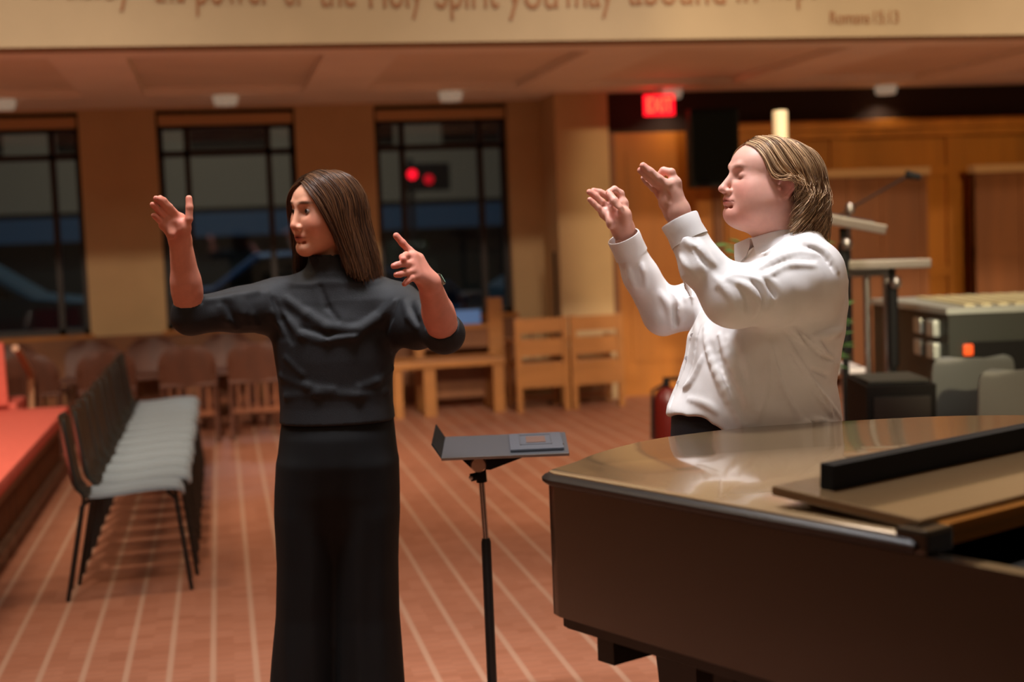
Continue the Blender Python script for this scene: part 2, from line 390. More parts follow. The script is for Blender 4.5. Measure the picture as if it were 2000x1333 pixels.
for k,(dx,dz,e) in enumerate(((0,.1,3.),(.3,0,.8))):
    MB().lathe([(.09,0),(.085,.03),(.03,.05)],n=16,M=Matrix.Rotation(PI/2,4,'X')).build('lamp',mat('red_lamp%d'%k,(150,0,10),.4,emit=(255,10,35),estr=e),o,True,loc=(dx,-.01,p.z+dz))
# ================================================================ FURNITURE
# ---- the row of chairs on the left
def black_chair(name,w,ms,mk,thick=.014):
    root=empty(name)
    prof=spl([(.235,.415),(.21,.447),(.1,.452),(-.05,.44),(-.16,.44),(-.215,.47),(-.235,.54),(-.25,.65),(-.262,.76),(-.264,.785)],26)
    rows=[]
    nb=9
    for i,(x,z) in enumerate(prof):
        t=i/25; row=[]
        ww=w/2
        if i>=22: ww*=math.sqrt(max(.0,1-((i-21.5)/5.2)**2))*.98+.0
        if i<3: ww*=(.86,.95,.99)[i]
        for j in range(nb):
            u=j/(nb-1)*2-1
            dish=.012*(u*u)*(1 if t<.45 else 0); bow=.022*(u*u)*(1 if t>.5 else 0)
            row.append(Vector((x+bow,u*ww,z+dish-.008*(t<.45))))
        rows.append(row)
    k=11
    MB().sheet(rows[:k+1],thick).build('seat',ms,root,True)
    MB().sheet(rows[k:],thick).build('backrest',mk,root,True)
    # rounded lip along the top of the back
    for s in (-1,1):
        MB().tube([(.17,s*(w/2-.03),.435),(.2,s*(w/2-.03),.40),(.245,s*(w/2-.012),.0)],.009,8).build('leg',M_black,root,True)
        MB().tube([(-.15,s*(w/2-.03),.43),(-.19,s*(w/2-.03),.40),(-.27,s*(w/2-.012),.0)],.009,8).build('leg',M_black,root,True)
    for x_ in (.17,-.15): MB().tube([(x_,-w/2+.03,.431),(x_,w/2-.03,.431)],.008,8).build('cross_bar',M_black,root,True)
    return root
NCH=13; proto=black_chair('stacking_chair',.246,M_seat,M_shell)
ordn=['nearest','second','third','fourth','fifth','sixth','seventh','eighth','ninth','tenth','eleventh','twelfth']
for i in range(NCH):
    o=proto if i==0 else copy_tree(proto)
    o.location=(-.425+(-.02 if i==0 else .004*math.sin(i*2.1)),6.34+.283*i,0); o.rotation_euler=(0,0,(.04 if i==0 else .008*math.sin(i*1.7)))
    lab='black-backed chair with grey seat at the far end of the row beside the red bench' if i==NCH-1 else ('nearest black-backed chair with grey seat at the camera end of the row' if i==0 else f'black-backed chair with grey seat, {ordn[i]} from the camera end of the row')
    tag(o,lab,'chair','black-backed chairs in the row on the left')
# ---- same chairs, wider, behind the piano
pc=None
for k,(px,py,D,rz,lab) in enumerate([(1906,688,6.9,-1.57-PSI,'grey-black chair behind the piano, seen beside the road case'),(2006,708,6.3,-1.5-PSI,'grey-black chair behind the piano, cut by the right edge'),(2092,676,6.85,-1.6-PSI,'grey-black chair tucked behind the two others at the right edge')]):
    if pc is None: pc=black_chair('banquet_chair',.40,M_greyback,M_greyback,thick=.03); o=pc
    else: o=copy_tree(pc)
    p=W(px,py,D=D); o.location=(p.x,p.y,0); o.rotation_euler=(0,0,rz+PI)
    c_,s_=math.cos(rz+PI),math.sin(rz+PI); o.location=(p.x+.29*c_,p.y+.29*s_,0)
    tag(o,lab,'chair','chairs standing behind the piano')
# ---- long red bench on the far left
o=empty('pew_bench',(-1.26,8.3,0),0,'long wooden bench with red seat cushion on the left edge','bench')
MB().box(-.30,.20,-2.6,1.78,.35,.425,bev=.02).build('cushion',M_red,o,True)
MB().box(-.31,.19,-2.6,1.76,.31,.35).build('seat_board',M_bench,o)
mb=MB()
for k in range(60): mb.box(.10,.125,-2.58+k*.073,-2.545+k*.073,.06,.31)
mb.build('slat_front',M_bench,o)
MB().box(.0,.095,-2.6,1.76,.06,.31).build('core',mat('bench_inner',(48,24,12),.7),o)
MB().box(-.31,.17,-2.6,1.8,0,.06).build('plinth',M_stone,o)
# armchair at the far left edge
p=W(-22,770,D=9.3)
o=empty('arm_chair',(p.x-.12,p.y+.55,0),0,'red upholstered armchair with curved tan wooden arm at the left edge','chair')
MB().box(-.28,.25,-.25,.25,.36,.46,bev=.03).build('seat',M_red,o,True)
rows=[[Vector((x,-.27-.05*t-.02*math.cos(x*5),.46+.42*t)) for x in (-.24,-.1,.05,.2)] for t in (0,.3,.6,.85,1)]
MB().sheet(rows,.06).build('backrest',M_red,o,True)
for s in (-1,1):
    MB().tube([(.27*s,-.30,.84),(.28*s,-.18,.80),(.29*s,.05,.68),(.29*s,.24,.62),(.28*s,.28,.5),(.27*s,.27,0)],.025,10).build('arm',mat('tan_wood%d'%s,(190,140,104),.45),o,True)
    MB().tube([(.25*s,-.25,.4),(.26*s,-.3,0)],.02,8).build('leg',M_chairw,o,True)
# ---- brown wooden chairs in front of the windows
def brown_chair():
    root=empty('choir_chair'); w=.42
    rows=[]
    for i,t in enumerate([0,.15,.35,.6,.8,.93,1.0]):
        hw=w/2*(1 if t<.6 else math.sqrt(max(.02,1-((t-.6)/.44)**2)))
        rows.append([Vector((u*hw,-.02-.07*t+.03*u*u,.44+.29*t)) for u in (-1,-.66,-.33,0,.33,.66,1)])
    MB().sheet(rows,.022).build('backrest',M_chairw,root,True)
    MB().box(-w/2,w/2,-.03,.38,.425,.455,bev=.01).build('seat',M_chairw,root,True)
    for sx in (-1,1):
        MB().tube([(sx*.19,.35,.43),(sx*.2,.37,0)],.017,8).build('leg',M_chairw,root,True)
        MB().tube([(sx*.19,-.05,.60),(sx*.19,-.0,.43),(sx*.2,-.06,0)],.017,8).build('leg',M_chairw,root,True)
    MB().box(-.18,.18,-.02,.0,.2,.24).build('stretcher',M_bench,root); MB().box(-.18,.18,.33,.35,.2,.24).build('stretcher',M_bench,root)
    mb=MB()
    for k in range(5): mb.box(-.15+k*.07,-.13+k*.07,-.015,.005,.24,.43)
    mb.build('spindles',M_bench,root)
    return root
bc=brown_chair(); n=0
spots=[]
for r_,(yy,x0,num) in enumerate(((10.85,-1.95,6),(12.02,-2.2,6))):
    for k in range(num): spots.append((x0+k*.55+.05*math.sin(k*3+r_),yy+.05*math.sin(k*5),.12*math.sin(k*4.1+r_*2),r_,k))
for i,(x,y,rz,r_,k) in enumerate(spots):
    o=bc if i==0 else copy_tree(bc)
    o.location=(x,y,0); o.rotation_euler=(0,0,rz+(PI if r_ else 0))
    tag(o,f'red-brown round-backed wooden chair, {["leftmost","second from left","third from left","fourth from left","fifth from left","rightmost"][k]} of the {("front","back")[r_]} row under the windows','chair','round-backed wooden chairs under the windows')
# ---- oak table, frame-backed bench and two oak chairs by the column
o=empty('oak_table',(1.95,11.75,0),0,'low light oak table standing before the third window','table')
MB().box(-.72,.31,-.28,.24,.40,.455,bev=.006).build('tabletop',M_oakl,o)
for x0,x1 in ((-.62,-.545),(-.37,-.27),(.21,.30)):
    for y in (-.26,.15): MB().box(x0,x1,y,y+.07,0,.40).build('leg',M_oakl,o)
MB().box(-.27,.21,.1,.13,.1,.38).build('apron',M_oakd,o)
o=empty('oak_rack',(1.98,12.16,0),0,'light oak frame with dark panel standing behind the low table','rack')
MB().box(-.38,-.30,-.05,.05,0,.66).build('post',M_oakl,o); MB().box(.27,.40,-.05,.05,0,.92).build('post',M_oakl,o)
MB().box(-.30,.27,-.02,.02,.5,.66).build('panel',M_oakd,o)
MB().box(-.3,.27,-.03,.03,.66,.70).build('rail',M_oakl,o)
p=W(918,628,y=12.1)
o=MB().box(-.17,.17,-.01,.01,-.0,.12,bev=.004).build('blue_plate',mat('blue_plate_glow',(70,100,140),.4,emit=(120,165,230),estr=.22),loc=(2.02,12.14,.705)); tag(o,'small pale blue plate propped on the oak rack','screen')  # thin pale blue plate with weak blue emission
def oak_chair():
    root=empty('oak_chair')
    for s in (-1,1):
        MB().box(s*.2-.025,s*.2+.025,-.03,.02,0,.78,bev=.006).build('leg',M_oakl,root)
        MB().box(s*.2-.025,s*.2+.025,.36,.41,0,.56,bev=.006).build('leg',M_oakl,root)
        MB().box(s*.2-.03,s*.2+.03,-.03,.42,.56,.59,bev=.008).build('arm',M_oakl,root)
    MB().box(-.2,.2,-.01,.4,.36,.40,bev=.006).build('seat',M_oakl,root)
    MB().box(-.175,.175,-.015,.01,.46,.60).box(-.175,.175,-.015,.01,.65,.77).build('backrest',M_oakl,root)
    MB().box(-.175,.175,-.02,.0,.20,.36).build('apron',M_oakl,root)
    MB().box(-.175,.175,.36,.38,.05,.09).build('stretcher',M_oakl,root)
    return root
oc=oak_chair()
for k,(px,py,lab) in enumerate([(1042,797,'light oak armchair beside the low oak table'),(1145,795,'light oak armchair in front of the cream column')]):
    o=oc if k==0 else copy_tree(oc)
    p=W(px,py,z=0); o.location=(p.x+.03+.05*k,11.38,0); o.rotation_euler=(0,0,.0)
    tag(o,lab,'chair','oak armchairs by the column')
# thin stand against the column
p=W(1065,650,y=11.86)
o=empty('thin_stand',(2.80,11.84,0),0,'thin dark floor stand leaning beside the cream column','stand')
MB().tube([(0,0,0),(0,0,1.3)],.012).build('pole',M_blk2,o); MB().box(-.1,.1,-.04,.04,0,.02).build('base',M_blk2,o)
# ---- hung loudspeaker, candle
a=W(1345,290,D=11.9); b_=W(1440,290,D=11.9); zt=W(1392,212,D=11.9).z; zb=W(1392,366,D=11.9).z
o=empty('loudspeaker',((a.x+b_.x)/2,(a.y+b_.y)/2,zb),-PSI,'black box loudspeaker hanging left of the singer\'s head','speaker')
w=(b_-a).length/2
MB().box(-w,w,-.13,.17,0,zt-zb,bev=.02).build('cabinet',M_blk2,o,True)
MB().box(-w+.02,w-.02,-.14,-.13,.03,zt-zb-.03).build('grille',mat('grille_cloth',(12,13,10),.95,spec=.1),o)
MB().box(-.05,.05,.16,.55,(zt-zb)*.4,(zt-zb)*.6).build('bracket',M_blk2,o)
p=W(1523,216,D=9.0); 
o=empty('candle_stand',(p.x,p.y,0),0,'tall wooden candle stand hidden behind the singer\'s head','candle stand')
MB().lathe([(.2,0),(.2,.03),(.05,.06),(.03,.2),(.03,1.2),(.07,1.25),(.07,1.3)],n=20).build('stem',M_oak,o,True)
o=empty('pillar_candle',(p.x,p.y,1.3),0,'thick ivory pillar candle rising above the singer\'s head','candle')
MB().lathe([(.048,0),(.048,p.z-1.31),(.044,p.z-1.3),(.03,p.z-1.305)],n=24).build('wax',M_candle,o,True)
MB().tube([(0,0,p.z-1.31),(0,0,p.z-1.28)],.003).build('wick',M_blk2,o)
# ---- stands and boxes right of the singer
def mstand(name,px0,px1,py,D,tilt,label,m1,pole_px=None,depth=.3,roll=0):
    a=W(px0,py,D=D); b=W(px1,py,D=D); c=(a+b)/2; w=(b-a).length/2
    o=empty(name,(c.x,c.y,0),-PSI,label,'music stand','stands behind the singer')
    Mx=Matrix.Translation((0,0,c.z))@Matrix.Rotation(roll,4,'Y')@Matrix.Rotation(tilt,4,'X')
    MB().box(-w,w,0,depth,-.004,.004,M=Mx).build('desk',m1,o)
    MB().box(-w,w,-.012,.0,-.022,.026,M=Mx,bev=.006).build('lip',M_brush,o)
    dx=0 if pole_px is None else (W(pole_px,py,D=D)-c).dot(Vector((math.cos(PSI),-math.sin(PSI),0)))
    MB().tube([(dx,.1,0.02),(dx,.1,c.z-.02)],.018).tube([(dx,.1,c.z*.55),(dx,.1,c.z-.1)],.028).build('pole',M_blk2,o,True)
    MB().lathe([(.02,-.03),(.03,-.01),(.03,.01),(.02,.03)],(dx+.01,.07,c.z-.1),12).build('knob',M_brush,o,True)
    for q in range(3):
        t=q*2*PI/3+.4
        MB().tube([(dx,.1,.25),(dx+.18*math.cos(t),.1+.18*math.sin(t),.01)],.01).build('leg',M_blk2,o)
    return o
mstand('music_stand',1657,1818,517,7.6,.06,'music stand with a level silver-lipped desk right of the singer',M_stand,1752,roll=.01)
mstand('music_stand',1600,1732,438,7.2,.15,'taller music stand with a tilted silver-lipped desk behind the singer\'s shoulder',M_stand,1655,roll=.22)
a=W(1692,540,D=7.9); b_=W(1731,540,D=7.9)
o=empty('tubular_stand',(a.x,a.y,0),-PSI,'silver twin-post stand under the level music desk','stand')
d=(b_-a).length
for x in (0,d): MB().tube([(x,0,0),(x,0,a.z)],.022,12).build('post',M_metal,o,True)
MB().box(-.1,d+.02,-.03,.03,a.z-.0,a.z+.06,bev=.01).build('crossbar',M_casetop,o)
MB().box(-.05,d+.05,-.2,.2,0,.03).build('base',M_blk2,o)
a=W(1660,560,D=8.1); e0=W(1660,408,D=8.1); e1=W(1780,340,D=8.1)
o=empty('microphone_stand',(a.x,a.y,0),-PSI,'thin black boom microphone stand reaching up to the right','microphone stand')
rel=lambda q:Vector(((q-Vector((a.x,a.y,0))).dot(Vector((math.cos(PSI),-math.sin(PSI),0))),0,q.z))
MB().tube([(0,0,0),(0,0,e0.z)],.011).build('pole',M_blk2,o); MB().lathe([(.15,0),(.15,.02),(.02,.04)],n=20).build('base',M_blk2,o,True)
MB().tube([rel(e0)+Vector((-.08,0,-.05)),rel(e0),rel(e1)],.006).build('boom_arm',M_blk2,o)
q=rel(e1); MB().tube([q-Vector((.03,0,.0)),q+Vector((.05,0,-.02))],[.024,.018],12).build('microphone',M_blk2,o,True)
MB().lathe([(.02,-.03),(.03,0),(.02,.03)],n=12).build('clutch',M_brush,o,True,loc=rel(e0))
# road case with mixer top
A=W(1852,603,z=1.0); Bk=W(1812,574,z=1.0)
o=empty('road_case',(A.x,A.y,0),-PSI,'dark green road case with silver lid and white latches at the right edge','case')
dp=1.15; wd=1.0
def case_box(z0,z1,g=0): 
    return [(-.0-g,-g),(wd+g,-g),(wd+g,dp+g),(-.10-g,dp+g)]
MB().prism(case_box(0,0),.05,.97).build('body',M_case,o)
MB().prism(case_box(0,0,.012),.97,1.0).build('lid',M_casetop,o)
mb=MB()
for k in range(9): mb.box(.12+k*.09,.17+k*.09,.1,dp-.15,1.0,1.012)
mb.build('fader_strips',mat('cream_strip',(190,180,140),.5),o)
MB().box(.1,wd,-.012,0,.45,.82).build('front_grille',M_blk2,o)
MB().box(.07,.12,-.03,-.010,.75,.81,bev=.01).build('indicator_lamp',mat('orange_lamp',(180,60,20),.4,emit=(255,90,30),estr=.9),o)
for y,z in ((.12,.84),(.36,.84),(.12,.72),(.36,.72),(.62,.84),(.85,.84)):
    MB().box(-.045,-.0,y,y+.14,z,z+.09,bev=.015).build('latch',M_casetop,o)
for k in range(4):
    MB().lathe([(.03,-.02),(.05,-.015),(.05,.015),(.03,.02)],n=14,M=Matrix.Rotation(PI/2,4,'Y')).build('caster',M_tire,o,True,loc=((.1,.9)[k%2],(.12,1.0)[k//2],.05))
A=W(1690,755,D=6.5); Bq=W(1826,755,D=6.5)
o=empty('stage_monitor',(A.x,A.y,0),-PSI,'low black stage monitor box between the singer and the grey chairs','speaker')
wd=(Bq-A).length; zt=A.z
MB().add([(0,0,0),(wd,0,0),(wd,.42,0),(0,.42,0),(0,-.02,zt),(wd,-.02,zt),(wd,.36,zt+.01),(0,.36,zt+.01)],[(0,3,2,1),(4,5,6,7),(0,1,5,4),(1,2,6,5),(2,3,7,6),(3,0,4,7)]).build('cabinet',M_blk2,o)
MB().box(.03,wd-.03,-.03,-.0,.05,zt-.05).build('grille',M_black,o)
MB().box(.02,wd-.02,.02,.36,zt+.008,zt+.02).build('top_pad',mat('grey_pad',(52,52,46),.7),o)
# white wire trolley behind the singer's back
A=W(1622,720,D=7.4); Bq=W(1688,720,D=7.4)
o=empty('white_trolley',(A.x,A.y,0),-PSI,'white plastic trolley partly hidden behind the singer\'s back','trolley')
wd=(Bq-A).length
for x in (-.05,wd-.03):
    for y in (0,.3): MB().tube([(x,y,0),(x,y,A.z)],.022).build('post',M_white,o,True)
for z in (.12,.3,A.z-.03): MB().box(-.08,wd,-.03,.33,z,z+.03,bev=.008).build('shelf',M_white,o)
for k,(x,z) in enumerate(((.0,.34),(.1,.15))):
    MB().lathe([(.04,0),(.05,.02),(.045,.14),(.02,.16),(.02,.2)],(x,.1,z-.0),14).build('jar' if 0 else 'canister',M_white,o,True)
# potted plant behind the singer
p=W(1500,600,D=6.6)
o=empty('potted_plant',(p.x,p.y,0),0,'leafy green potted plant on a stand half hidden behind the singer','plant')
MB().lathe([(.13,0),(.16,.0),(.19,.34),(.17,.34),(.16,.3)],n=24).build('pot',M_chairw,o,True)
rr=random.Random(3); mb=MB()
for k in range(420):
    th=rr.random()*2*PI; r0=.06+.22*rr.random(); z=.6+.80*rr.random(); r0*=math.sqrt(max(.05,1-((z-.98)/.55)**2))*1.2
    c=Vector((r0*math.cos(th),r0*math.sin(th),z)); u=Vector((math.cos(th),math.sin(th),rr.uniform(-.5,.5))).normalized(); s_=u.cross(Vector((0,0,1))).normalized()
    l=.07+.05*rr.random(); w=.022
    mb.add([c,c+u*l*.5+s_*w,c+u*l,c+u*l*.5-s_*w,c+u*l*.5+Vector((0,0,.012))],[(0,1,4),(1,2,4),(2,3,4),(3,0,4)])
mb.build('foliage',M_leaf,o)
mb=MB()
for k in range(9):
    t=k*.7; mb.tube([(0,0,.3),(.08*math.cos(t),.08*math.sin(t),.7),(.16*math.cos(t),.16*math.sin(t),1.15)],.006,6)
mb.build('stems',M_leaf,o)
# red bin behind the singer's waist
p=W(1300,850,D=7.6)
o=empty('fire_extinguisher',(W(1303,790,D=8.6).x,W(1303,790,D=8.6).y,0),0,'red extinguisher standing behind the singer\'s waist','fire extinguisher')
mr_=mat('extinguisher_red',(96,20,12),.35)
MB().lathe([(.0001,0),(.085,.0),(.09,.03),(.09,.42),(.06,.49),(.03,.51)],n=24).build('cylinder',mr_,o,True)
MB().tube([(0,0,.5),(0,0,.56)],.02).box(-.02,.09,-.012,.012,.55,.57).build('valve',M_blk2,o)
MB().tube([(0,-.02,.54),(-.1,-.03,.5),(-.11,-.03,.2)],.01).build('hose',M_blk2,o,True)
# ---- conductor's music stand
D=4.25
a=W(862,893,D=4.28); b_=W(1108,886,D=4.0)
o=empty('music_stand',((a.x+b_.x)/2,(a.y+b_.y)/2,0),0,'black conductor\'s music stand between the conductor and the piano','music stand')
# ---- folder on the conductor's stand, stand itself
D_=4.1; fr0=W(862,895,D=D_); fr1=W(1112,890,D=D_)
cx,cy=(fr0+fr1)[0]/2,(fr0+fr1)[1]/2; wd=(fr1-fr0).length/2
o.location=(cx,cy,0); o.rotation_euler=(0,0,-PSI); zs=fr0.z-.004
Mx=Matrix.Translation((0,0,zs))@Matrix.Rotation(.075,4,'X')
MB().box(-wd,wd,0,.285,-.003,.003,M=Mx).build('desk',M_stand,o)
MB().box(-wd,wd,-.004,.0,-.004,.004,M=Mx,bev=.001).build('lip',M_brush,o)
MB().add([Mx@Vector(q) for q in [(-wd,0,0),(-wd,.285,0),(-wd-.028,.27,.045),(-wd-.03,.04,.035),(-wd+.003,0,-.003),(-wd+.003,.285,-.003),(-wd-.025,.27,.048),(-wd-.026,.04,.038)]],[(0,1,2,3),(7,6,5,4),(0,4,5,1),(1,5,6,2),(2,6,7,3),(3,7,4,0)]).build('side_wing',M_blk2,o)
MB().add([Mx@Vector(q) for q in [(-.135,.03,-.003),(.075,.03,-.003),(-.045,.03,-.045),(-.1,.03,-.04),(-.135,.12,-.003),(.075,.12,-.003),(-.045,.12,-.045),(-.1,.12,-.04)]],[(0,1,2,3),(7,6,5,4),(0,4,5,1),(1,5,6,2),(2,6,7,3),(3,7,4,0)]).build('desk_bracket',M_blk2,o)
px_=(W(937,900,D=4.2)-W(987,900,D=4.2)).length*-1
MB().lathe([(.001,-.03),(.02,-.03),(.024,-.02),(.024,0),(.02,.01)],n=22,M=Matrix.Rotation(PI/2,4,'X')).build('tilt_disc',mat('worn_chrome_tan',(190,160,140),.3,metal=.8),o,True,loc=(px_-.003,.028,zs-.024))
MB().tube([(px_,.075,zs-.035),(px_+.003,.075,zs-.085)],.016,12).tube([(px_-.03,.07,zs-.07),(px_,.075,zs-.065)],.012,12).build('tilt_joint',M_blk2,o,True)
MB().lathe([(.004,-.004),(.007,0),(.004,.004)],n=12,M=Matrix.Rotation(PI/2,4,'X')).build('rivet',M_metal,o,True,loc=(px_-.028,.058,zs-.068))
zj=W(942,1062,D=4.16).z
MB().tube([(px_+.002,.075,zs-.08),(px_+.008,.075,zj)],.0085,14).build('upper_tube',M_metal,o,True)
MB().tube([(px_+.008,.075,zj+.012),(px_+.008,.075,zj),(px_+.009,.075,.05)],[.011,.0145,.015],16).build('lower_tube',M_black,o,True)
for q in range(3):
    t=q*2*PI/3+.5; MB().tube([(px_+.009,.075,.12),(px_+.009+.24*math.cos(t),.075+.24*math.sin(t),.012)],.011,8).build('leg',M_blk2,o,True)
for k,(x,y) in enumerate(((wd-.022,.20),(wd-.018,.115))):
    MB().lathe([(.001,.0),(.007,.0),(.006,.004),(.001,.006)],n=14).build('rivet',M_metal,o,True,loc=(Mx@Vector((x,y,.003))))
stand=o
fo=empty('leather_folder',stand.location+Vector((0,0,0)),-PSI,'thin grey-black folder with small square brown inset lying on the music stand','folder')
Mf=Mx@Matrix.Translation((wd*.50,.135,.0035))@Matrix.Rotation(.02,4,'Z')
MB().box(-.080,.078,-.10,.115,0,.009,M=Mf,bev=.003).build('cover',M_folder,fo,True)
MB().box(-.030,.028,-.02,.06,.009,.0105,M=Mf).build('inset',M_patch,fo)
mb=MB().box(-.05,.046,-.045,-.043,.009,.0102,M=Mf).box(-.05,.046,.083,.085,.009,.0102,M=Mf).box(-.05,-.048,-.045,.085,.009,.0102,M=Mf).box(.044,.046,-.045,.085,.009,.0102,M=Mf)
mb.build('embossed_line',M_stand,fo)
# ---------------------------------------------------------------- grand piano (local x = tail->keyboard, y = across)
pia=empty('grand_piano',(.625,2.855,0),math.atan2(-.901,.434),'dark polished grand piano with its lid closed, front flap folded back','piano')
tail=[(0.05,0.0),(.015,.012),(0,.04),(-.03,.12),(-.07,.2),(-.105,.3),(-.13,.42),(-.128,.52),(-.10,.68),(-.05,.8),(.0,.89),(.07,1.01),(.17,1.15),(.31,1.27),(.5,1.36),(.75,1.40)]
tail=[tuple(q) for q in spl([(a,b,0) for a,b in tail],64)]; tail=[(a,b) for a,b,_ in tail]
def inset(poly,d):
    n=len(poly); out=[]
    for i in range(n):
        a=Vector(poly[i-1]).to_2d(); b=Vector(poly[i]).to_2d(); c=Vector(poly[(i+1)%n]).to_2d()
        t=(c-a); t=t.normalized() if t.length>0 else Vector((1,0)); nrm=Vector((-t.y,t.x)); out.append((b.x+nrm.x*d,b.y+nrm.y*d))
    return out
full=tail+[(1.45,1.40),(1.45,0.0)]
lidp=tail+[(.93,1.40),(.93,0.0)]
def moulded(poly,prof,m,name):
    """stack of outlines: prof=[(inset,z)]"""
    v=[];f=[];n=len(poly)
    for d,z in prof:
        for x,y in inset(poly,d): v.append((x,y,z))
    for i in range(len(prof)-1):
        for j in range(n): f.append((i*n+j,i*n+(j+1)%n,(i+1)*n+(j+1)%n,(i+1)*n+j))
    f.append(tuple(range(n-1,-1,-1))); f.append(tuple((len(prof)-1)*n+j for j in range(n)))
    return MB().add(v,f).build(name,m,pia,True)
sgn=-1 if True else 1
# signed area to know which way "inward" is
ar=sum(full[i][0]*full[(i+1)%len(full)][1]-full[(i+1)%len(full)][0]*full[i][1] for i in range(len(full)))
S_=1 if ar>0 else -1
ins=lambda d:d*S_
moulded(lidp,[(ins(.012),.972),(ins(-.006),.974),(ins(-.013),.980),(ins(-.014),.987),(ins(-.008),.993),(ins(-.003),.9945),(ins(.0),.9965)],M_edge,'lid_moulding')
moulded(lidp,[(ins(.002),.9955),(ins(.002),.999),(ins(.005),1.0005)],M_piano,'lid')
# rim: wall of bent wood
n=len(full); outer=full; inner=inset(full,ins(.045)); v=[];f=[]
for (p,z) in ((outer,.70),(outer,.972),(inner,.972),(inner,.70)):
    for x,y in p: v.append((x,y,z))
for i in range(4):
    for j in range(n): f.append((i*n+j,i*n+(j+1)%n,((i+1)%4)*n+(j+1)%n,((i+1)%4)*n+j))
MB().add(v,f).build('rim',M_pside,pia,True)
MB().prism(inset(full,ins(.02)),.672,.70).build('rim_liner',M_pblk,pia,True)
MB().prism(inset(full,ins(.045)),.86,.885).build('soundboard_frame',M_pblk,pia)
mb=MB()
for k,(a,b,c,d) in enumerate(((.12,.17,.04,1.1),(.45,.5,.04,1.2),(.85,.9,.04,1.2))): mb.box(a,b,c,d,.615,.672)
mb.box(.10,1.3,.2,.26,.60,.66); mb.box(-.02,.9,.6,.66,.6,.66)
mb.build('under_beams',M_pblk,pia)
# folded front flap, hinge, long black board
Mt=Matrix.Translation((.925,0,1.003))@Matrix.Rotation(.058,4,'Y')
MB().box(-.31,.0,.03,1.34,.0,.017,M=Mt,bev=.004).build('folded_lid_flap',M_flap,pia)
for y in (.12,.7,1.25): MB().lathe([(.012,1.0),(.012,1.0185),(.004,1.019)],(.635,y,0),10).build('rubber_bumper',M_pblk,pia)
MB().box(.925,.95,.07,1.34,.990,1.012,bev=.006).box(.93,.945,.07,1.34,.975,1.0).build('brass_hinge',M_brass,pia)
MB().box(.90,.96,.0,.07,.972,1.012,bev=.008).build('hinge_block',M_pside,pia)
# cheek and keyboard end
MB().box(.98,1.36,.045,1.355,.80,.93).build('action_cover',M_pblk,pia)
MB().box(1.2,1.5,.05,1.35,.70,.76).build('key_bed',M_pblk,pia)
MB().box(1.3,1.44,.13,1.27,.76,.785).build('white_keys',mat('ivory_keys',(230,225,210),.3),pia)
mb=MB()
for k in range(36):
    if k%7 in (2,6): continue
    mb.box(1.3,1.385,.15+k*.031,.164+k*.031,.785,.797)
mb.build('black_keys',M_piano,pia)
MB().box(1.28,1.3,.06,1.34,.76,.94).build('fallboard',M_piano,pia)
# tuning pins inside the open front
mb=MB()
for k in range(34):
    for j in range(3): mb.lathe([(.0035,.885),(.0035,.915)],(1.0+.02*j-.0,.12+k*.034,0),6)
# legs
def pleg(x,y,nm='leg'):
    mb=MB()
    P=[(.62,.085),(.60,.085),(.585,.06),(.50,.055),(.40,.045),(.20,.034),(.08,.03),(.05,.04),(.035,.04)]
    v=[];f=[]
    for z,h in P: v+=[(x-h,y-h,z),(x+h,y-h,z),(x+h,y+h,z),(x-h,y+h,z)]
    for i in range(len(P)-1):
        for j in range(4): f.append((i*4+j,i*4+(j+1)%4,(i+1)*4+(j+1)%4,(i+1)*4+j))
    f.append((0,1,2,3)); f.append(tuple(len(P)*4-4+j for j in (3,2,1,0)))
    l=mb.add(v,f).build(nm,M_pblk,pia)
    MB().lathe([(.02,0),(.03,.005),(.03,.035),(.02,.04)],(x,y,0),14).build('caster',M_brass,l,True)
    return l
pleg(.17,.27); pleg(1.25,.14); pleg(1.25,1.26)
# curved brace of the tail leg
MB().sheet([[Vector((.17+dx-.03,.27+dy,z)) ,Vector((.17+dx+.03,.27+dy,z))] for dx,dy,z in [(.02,.05,.36),(.05,.10,.47),(.09,.17,.55),(.14,.27,.60),(.2,.4,.62)]],.03).build('leg_brace',M_pblk,pia,True)
mb=MB().box(.95,1.0,.62,.66,.1,.66).box(.95,1.0,.78,.82,.1,.66).box(.93,1.02,.58,.86,.06,.12)
mb.build('pedal_lyre',M_pblk,pia)
bb=empty('long_black_board',(0,0,0),0,'long black bar lying across the folded flap of the piano','board')
bb.location=pia.location; bb.rotation_euler=pia.rotation_euler
bb2=MB().box(-.245,-.215,.08,1.25,.0175,.062,M=Mt,bev=.002).build('bar',M_blk2,bb)
# ================================================================ LIGHT
def area(name,loc,size,power,col,target=None,spread=None,shape='DISK'):
    l=bpy.data.lights.new(name,'AREA'); l.shape=shape; l.size=size; l.energy=power; l.color=col
    if spread: l.spread=spread
    o=bpy.data.objects.new(name,l); COL.objects.link(o); o.location=loc
    d=(Vector(target)-Vector(loc)) if target else Vector((0,0,-1)); o.rotation_euler=d.to_track_quat('-Z','Y').to_euler()
    return o
WARM=(1,.80,.60); NEU=(1,.9,.82); COOL=(.93,.94,1)
for x,y,p in ((-3.5,1.5,30),(3.5,1.2,25),(-3,6.2,110),(2.4,6.4,110),(7,5.5,120),(0,-3.5,75)):
    area('hall_lamp',(x,y,6.3),1.4,p,WARM)
def spot(name,loc,target,power,col,ang,blend=.6,rad=.25):
    l=bpy.data.lights.new(name,'SPOT'); l.energy=power; l.color=col; l.spot_size=math.radians(ang); l.spot_blend=blend; l.shadow_soft_size=rad
    o=bpy.data.objects.new(name,l); COL.objects.link(o); o.location=loc; o.rotation_euler=(Vector(target)-Vector(loc)).to_track_quat('-Z','Y').to_euler(); return o
